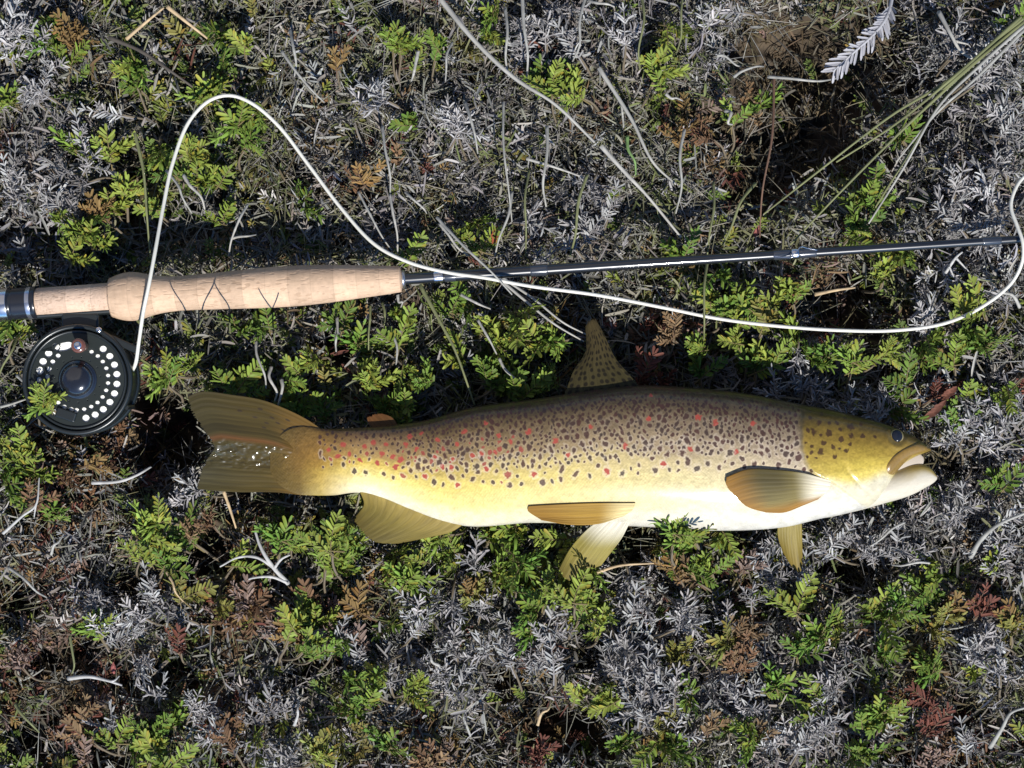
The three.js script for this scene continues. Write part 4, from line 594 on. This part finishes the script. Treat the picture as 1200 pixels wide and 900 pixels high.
fin('dorsal_fin', [[660, 466], [690, 462], [720, 458], [750, 456]], [[686, 381], [690, 375], [697, 372]], [[660, 466], [671, 436], [686, 411], [686, 381]], [[750, 456], [738, 440], [721, 420], [707, 390], [697, 372]],
  (px, py, s, t) => YC + .003 - .009 * s + .002 * Math.sin(t * 3),
  (u, v) => { const c = mixc([.045, .039, .016], [.065, .048, .02], v); const a = u * 9, b = v * 11, i = Math.floor(a), j = Math.floor(b), x = a - i - .5 - (hash(i, j, 3) - .5) * .5, y = b - j - .5 - (hash(i, j, 4) - .5) * .5; return mixc(c, [.012, .010, .007], (1 - sstep(.2, .36, Math.hypot(x, y * .85))) * (v < .85 ? .9 : .2)); },
  { rays: 12, rag: .05, thru: .12 });
fin('adipose_fin', [[468, 500], [455, 503], [440, 503]], [[447, 484], [437, 485], [430, 489]], [[468, 500], [460, 489], [447, 484]], [[440, 503], [433, 497], [430, 489]], (px, py, s) => YC - .002 * s, (u, v) => mixc([.08, .045, .016], [.12, .05, .018], v), { rays: 5, nu: 40, nv: 20, rag: .12 });
fin('anal_fin', [[421, 571], [470, 586], [510, 601], [548, 610]], [[413, 609], [422, 622], [436, 635], [463, 638]], [[421, 571], [427, 590], [421, 600], [413, 609]], [[548, 610], [530, 622], [500, 630], [463, 638]],
  (px, py, s, t) => YC + .004 - .010 * s, (u, v) => mixc(mixc([.26, .19, .05], [.15, .115, .026], v * 2), [.085, .066, .018], sstep(.4, 1, v) * (1 - .4 * u)), { rays: 11, rag: .05, thru: .1 });
fin('pelvic_fin', [[741, 586], [738, 594], [728, 602]], [[619, 590], [618, 595], [634, 607]], [[741, 586], [700, 586], [650, 588], [619, 590]], [[728, 602], [700, 611], [666, 612], [634, 607]],
  (px, py, s, t) => Math.max(flank(px, Math.min(py, 603)), YC + .008) + .0006 + .0008 * s, (u, v) => mixc(mixc([.52, .42, .2], [.27, .16, .03], sstep(.05, .35, v)), [.20, .105, .018], sstep(.4, 1, v)), { rays: 8, nu: 40, coat: .03, rough: .55 });
fin('pelvic_fin', [[705, 605], [722, 608], [738, 606]], [[655, 668], [662, 680], [678, 681], [694, 677]], [[705, 605], [688, 618], [668, 642], [655, 668]], [[738, 606], [728, 628], [713, 650], [694, 677]],
  (px, py, s, t) => YC + .010 - .016 * s, (u, v) => mixc(mixc([.62, .58, .46], [.26, .215, .05], sstep(.1, .5, v)), [.15, .12, .03], sstep(.6, 1, v)), { rays: 10, rag: .04, thru: .22 });
fin('pectoral_fin', [[964, 560], [962, 570], [950, 582]], [[843, 556], [843, 565], [852, 576], [868, 590], [890, 597]], [[964, 560], [930, 551], [900, 547.5], [867, 547], [843, 556]], [[950, 582], [933, 589], [912, 597], [890, 597]],
  (px, py, s, t) => flank(px, py) + .0010 + .0016 * s, (u, v) => mixc(mixc(mixc([.6, .55, .42], [.15, .12, .04], sstep(.08, .4, v)), [.065, .052, .018], (1 - sstep(.2, .8, u)) * sstep(.25, .55, v)), [.22, .105, .016], sstep(.6, .95, Math.max(u * .97, v * .93)) * .9), { rays: 12, rag: .01, coat: .0, rough: .55 });
fin('pectoral_fin', [[914, 610], [928, 611], [942, 608]], [[922, 650], [934, 668], [943, 674], [946, 660]], [[914, 610], [915, 630], [922, 650]], [[942, 608], [944, 632], [946, 660]],
  (px, py, s, t) => YC - .012 - .008 * s, (u, v) => mixc([.26, .21, .06], [.2, .145, .03], v), { rays: 9, nu: 50, thru: .2 });
top('brown_trout', trout); tag(trout, 'spotted golden brown trout lying on its side on the heath', 'fish');

// ---------------------------------------------------------------- fly rod
const rodA = W(-110, rodY(-110), .022), rodB = W(2000, rodY(2000), .016), rodDir = rodB.clone().sub(rodA).normalize();
const rod = new THREE.Group(); rod.position.copy(rodA); rod.quaternion.setFromUnitVectors(V(0, 1, 0), rodDir);
const along1 = (px) => (px + 110) * S / Math.cos(Math.atan(0.06443));
const lathe = (tab, seg = 64, smooth = 0) => { const pts = []; if (smooth) { const a = tab[0][0], b = tab[tab.length - 1][0]; for (let k = 0; k <= smooth; k++) { const x = lerp(a, b, k / smooth); pts.push(new THREE.Vector2(interp(tab, x) * S, along1(x))); } } else for (const [x, r] of tab) pts.push(new THREE.Vector2(Math.max(1e-5, r * S), along1(x))); return new THREE.LatheGeometry(pts, seg); };
const cork = (pale) => dataTex(1024, 512, (u, v) => { // u round, v along
  const ring = Math.floor(v * (pale ? 6 : 13)), tone = .86 + .26 * hash(ring, 3, pale ? 4 : 5), joint = Math.abs(v * (pale ? 6 : 13) - Math.round(v * (pale ? 6 : 13)));
  let n = fbm(u * 26, v * 90, 5) * .5 + fbm(u * 60, v * 30, 6) * .5, pit = sstep(.70, .78, noise(u * 70, v * 60, 7)) * sstep(.45, .62, noise(u * 14, v * 20, 9)), line = sstep(.72, .8, noise(u * 12, v * 150, 15)) * .4;
  const k = tone * (.74 + .52 * n) * (1 - .16 * (1 - sstep(0, .03, joint))), b = pale ? [.53, .385, .285] : [.50, .35, .235], d = [.16, .085, .04];
  return mixc(b.map((x) => x * k), d, clamp(pit * .26 + line * .12)); });
const corkBump = dataTex(512, 512, (u, v) => .6 - .5 * sstep(.68, .78, noise(u * 70, v * 60, 7)) + .3 * fbm(u * 90, v * 90, 3), false);
const corkMat = (p) => new THREE.MeshStandardMaterial({ map: cork(p), bumpMap: corkBump, bumpScale: .00025, roughness: .78 });
const blackMetal = std([.012, .014, .018], .28, { metalness: .2, clearcoat: .6, clearcoatRoughness: .15 }), silver = std([.75, .75, .77], .22, { metalness: 1 }), gunBlue = std([.012, .014, .02], .3, { metalness: .1, clearcoat: .35, clearcoatRoughness: .12 });
part('cork_grip', lathe([[128, 14], [129, 21], [132, 23.5], [138, 26], [146, 28], [154, 28.6], [163, 27.6], [176, 24], [190, 21.6], [205, 20.5], [225, 20.6], [250, 21.4], [285, 22.8], [320, 23.8], [350, 23.7], [380, 22.4], [410, 20.2], [440, 17.8], [462, 15.8], [468, 14.8], [470, 13], [470.3, 7]], 72, 180), corkMat(false), rod);
part('reel_seat_insert', lathe([[40, 10], [40.5, 16.8], [60, 17], [100, 17.2], [128, 17.6], [129.5, 17.6]], 64), corkMat(true), rod);
const hood = part('reel_seat_hood', lathe([[-40, 16], [-12, 16.2], [-11, 18], [-9, 18.4], [-2, 18.4], [-1, 18], [0, 19.4], [11, 19.4], [12, 18.2], [14, 17.8], [16, 17.8], [17, 18.6], [39, 18.6], [40, 19.2], [43, 19.2], [44, 18.4], [44.4, 10]], 64), gunBlue, rod);
part('hood_ring', lathe([[0.5, 19.5], [1.2, 19.9], [10.4, 19.9], [11, 19.5]], 64), silver, hood);
part('hood_band', lathe([[33, 18.7], [33.5, 19], [37.5, 19], [38, 18.7]], 64), std([.5, .53, .6], .25, { metalness: .9 }), hood);
part('reel_seat_barrel', lathe([[-108, 0], [-107, 15], [-100, 16.4], [-96, 16.4], [-95, 15.2], [-40, 15.2]], 48), blackMetal, rod);
part('winding_check', lathe([[469.8, 9.5], [470.2, 10.6], [473, 10.4], [474, 8]], 48), std([.45, .46, .48], .3, { metalness: .9 }), rod);
const graphite = std([.012, .014, .018], .3, { metalness: .1, clearcoat: 1, clearcoatRoughness: .06 });
part('rod_blank', lathe([[473, 6.9], [600, 6.6], [800, 5.8], [1000, 5.2], [1200, 4.7], [1600, 3.3], [1995, 2.5], [1999, 0.1]], 40), graphite, rod);
part('silver_band', lathe([[507, 6.6], [508, 7.4], [517, 7.4], [518, 6.6]], 40), silver, rod);
for (const [a, b, r0] of [[519, 533, 6.5], [905, 925, 5.5], [935, 955, 5.4], [620, 640, 6.5], [1150, 1172, 4.9]]) part('thread_wrap', lathe([[a, r0], [a + 1.5, r0 + .6], [b - 1.5, r0 + .6], [b, r0]], 36), std([.03, .035, .045], .18, { clearcoat: 1, clearcoatRoughness: .05 }), rod);
part('silver_ferrule_ring', lathe([[926, 5.5], [927, 6.6], [933.5, 6.6], [934.5, 5.5]], 36), silver, rod);
{ // a snake guide under the wraps
  const y0 = along1(912), y1 = along1(948), mb = new MB(); tubeInto(mb, [V(0, y0, 0), V(0, y0, 0)].slice(0, 0).concat([V(-.0026, y0 - .004, .001), V(-.0042, y0 + .003, .0025), V(-.0062, (y0 + y1) / 2 - .003, .003), V(-.0062, (y0 + y1) / 2 + .003, -.003), V(-.0042, y1 - .003, -.0025), V(-.0026, y1 + .004, -.001)]), () => .00035, 6, 26); part('snake_guide', mb.geo(false), silver, rod);
}
top('fly_rod', rod); tag(rod, 'black fly rod with a pale cork grip lying beside the trout', 'fishing rod');

// ---------------------------------------------------------------- fly reel
{
  const RY = .0215, o = W(REEL[0], REEL[1], RY + .012), reel = new THREE.Group(); reel.position.set(o.x, RY, o.z); reel.rotation.z = .02; reel.scale.setScalar(.97);
  const P = (list) => list.map(([r, y]) => new THREE.Vector2(r, y));
  const anod = std([.014, .018, .019], .34, { metalness: .25, clearcoat: .35, clearcoatRoughness: .25 }), anodFace = std([.010, .015, .014], .45, { metalness: .2 });
  const frame = part('frame', new THREE.LatheGeometry(P([[.001, -.0135], [.031, -.0135], [.0335, -.0125], [.0345, -.0105], [.0345, -.0085], [.0335, -.008], [.0328, -.007], [.0328, .005], [.0335, .006], [.0345, .0068], [.0347, .0095], [.0342, .011], [.0333, .0116], [.0322, .0114], [.0316, .0105], [.0314, .008], [.0314, -.010], [.001, -.011]]), 128), anod, reel);
  // spool face with drilled holes
  const sh = new THREE.Shape(); sh.absarc(0, 0, .0304, 0, Math.PI * 2);
  const hole = (x, y, r) => { const h = new THREE.Path(); h.absarc(x, y, r, 0, Math.PI * 2, true); sh.holes.push(h); };
  const pol = (deg, r) => [Math.cos(deg * Math.PI / 180) * r, Math.sin(deg * Math.PI / 180) * r];
  const k = S * .975;
  for (let d = -78; d < 64; d += 14.2) hole(...pol(d, 48.5 * k), 4.8 * k);
  for (const d of [124, 138.5, 153, 166.5, 180, 194, 222, 237]) hole(...pol(d, 48 * k), (d > 178 && d < 200 ? 3.6 : 5.0) * k);
  for (let d = -92; d < 66; d += 14.1) hole(...pol(d, 37.6 * k), 3.2 * k);
  for (const d of [130, 145, 160, 174, 188, 202, 216, 230, 244, 258]) hole(...pol(d, 37.6 * k), 3.4 * k);
  for (let d = 8; d < 360; d += 24) hole(...pol(d, 28 * k), 1.05 * k);
  const slot = new THREE.Path(); slot.absellipse(-.0085, .0205, .0062, .0028, 0, Math.PI * 2, true, .25); sh.holes.push(slot);
  const fg = new THREE.ExtrudeGeometry(sh, { depth: .0007, bevelEnabled: true, bevelThickness: .00018, bevelSize: .00018, bevelSegments: 2, curveSegments: 20 }); fg.rotateX(-Math.PI / 2); fg.translate(0, .0088, 0);
  const face = part('spool_face', fg, anodFace, reel);
  part('spool_rim', new THREE.LatheGeometry(P([[.0290, .0096], [.0294, .0106], [.0302, .0109], [.0309, .0105], [.0311, .009], [.0311, .004]]), 128), anod, face);
  const coil = []; for (let q = 0; q <= 60; q++) coil.push([.0105 + .018 * q / 60, .0082 + .0004 * Math.abs(Math.sin(q / 60 * Math.PI * 15))]);
  part('spooled_line', new THREE.LatheGeometry(P([[.0105, -.009], ...coil, [.0285, -.009]]), 96), std([.80, .80, .76], .6), face);
  part('hub', new THREE.LatheGeometry(P([[.0122, .0098], [.0118, .0106], [.0108, .0112], [.0100, .0118], [.0092, .0136], [.0075, .0150], [.0050, .0159], [.0025, .0163], [.00001, .0164]]), 96), std([.013, .014, .018], .16, { clearcoat: 1, clearcoatRoughness: .06 }), face);
  const cw = new RoundedBoxGeometry(.013, .0024, .0065, 3, .0011); cw.translate(0, .0102, 0); const cm = part('counterweight', cw, anod, face); const [cx, cy] = pol(252, 45 * k); cm.position.set(cx, 0, -cy); cm.rotation.y = -18 * Math.PI / 180;
  const knob = new THREE.Group(); knob.name = 'handle'; { const [x, y] = pol(80, 42 * k); knob.position.set(x, .0095, -y); } face.add(knob);
  part('knob', new THREE.LatheGeometry(P([[.0001, 0], [.0030, 0], [.0034, .001], [.0036, .005], [.0044, .009], [.0046, .0115], [.0042, .0128], [.0030, .0133], [.0001, .0134]]), 40), std([.12, .045, .03], .25, { clearcoat: .8, clearcoatRoughness: .1 }), knob);
  part('knob_pin', new THREE.LatheGeometry(P([[.0024, .0132], [.0023, .0138], [.0015, .0142], [.0001, .0143]]), 24), silver, knob);
  for (const d of [42, 98, 160, 215, 275, 330]) { const [x, y] = pol(d, .0342), g = new THREE.CylinderGeometry(.0016, .0016, .0165, 16); g.translate(0, -.001, 0); const m = part('pillar', g, anod, reel); m.position.set(x, 0, -y); }
  { const [x, y] = pol(66, .0338), m = part('screw', new THREE.LatheGeometry(P([[.0018, .0110], [.0017, .0121], [.0009, .0124], [.0001, .0124]]), 20), silver, reel); m.position.set(x, 0, -y); }
  // foot and stem that join the reel to the seat
  const stem = new RoundedBoxGeometry(.024, .010, .012, 3, .002); stem.translate(0, 0, -.036); part('foot_stem', stem, anod, reel);
  const foot = new RoundedBoxGeometry(.050, .0115, .0055, 3, .0022); foot.translate(-.001, -.001, -.0425); const fm = part('foot', foot, anod, reel); fm.rotation.y = Math.atan(.06443);
  const lip = new RoundedBoxGeometry(.028, .0026, .0045, 2, .001); lip.translate(.016, .0085, -.0318); const lm = part('line_guard', lip, anod, reel); lm.rotation.y = -.42;
  top('fly_reel', reel); tag(reel, 'black drilled fly reel mounted on the cork handled rod', 'fishing reel');
}

// ---------------------------------------------------------------- fly line
{
  const p = [[150, 440, .020], [158, 426, .030], [163, 400, .036], [169, 365, .0405], [174, 340, .043], [180, 300, .040], [190, 245, .030], [203, 190, .024], [222, 142, .020], [245, 118, .018], [270, 111.5, .018], [296, 120, .018], [325, 146, .016], [362, 194, .015], [400, 245, .017], [440, 286, .022], [480, 307, .026], [525, 319, .028], [570, 326, .029], [620, 334, .028], [700, 346, .022], [780, 361, .018], [840, 373, .015], [900, 381, .014], [980, 386, .014], [1050, 386, .014], [1110, 378, .015], [1155, 358, .017], [1186, 330, .020], [1198, 305, .025], [1198, 284, .027], [1191, 264, .024], [1185, 242, .020], [1190, 222, .017], [1200, 208, .014], [1225, 196, .010], [1290, 205, .006]].map(([x, y, h], k) => W(x + 2.2 * (hash(k, 7) - .5), y + 2.2 * (hash(k, 8) - .5), h));
  const mb = new MB(), base = p[0].clone(); tubeInto(mb, p.map((q) => q.clone().sub(base)), (s) => .00112 * (1 + .06 * (noise(s * 160, 3) - .5)), 10, 460);
  const m = new THREE.Mesh(mb.geo(false), std([.57, .56, .50], .5)); m.position.copy(base);
  top('fly_line', m); tag(m, 'white fly line looping from the reel over the grip and rod', 'fishing line');
}
{ // sprig that lies over the reel face, and a leaf by its rim
  plant('green', 56, 452, 1.2, .25, .1, .85, .036, 2, 1); plant('green', 44, 470, 2.6, .2, -.2, .8, .034, 0, 2); plant('green', 64, 474, -.9, .1, .1, .62, .035, 2, 4);
}
scene.environment = null;
renderer.render(scene, camera);
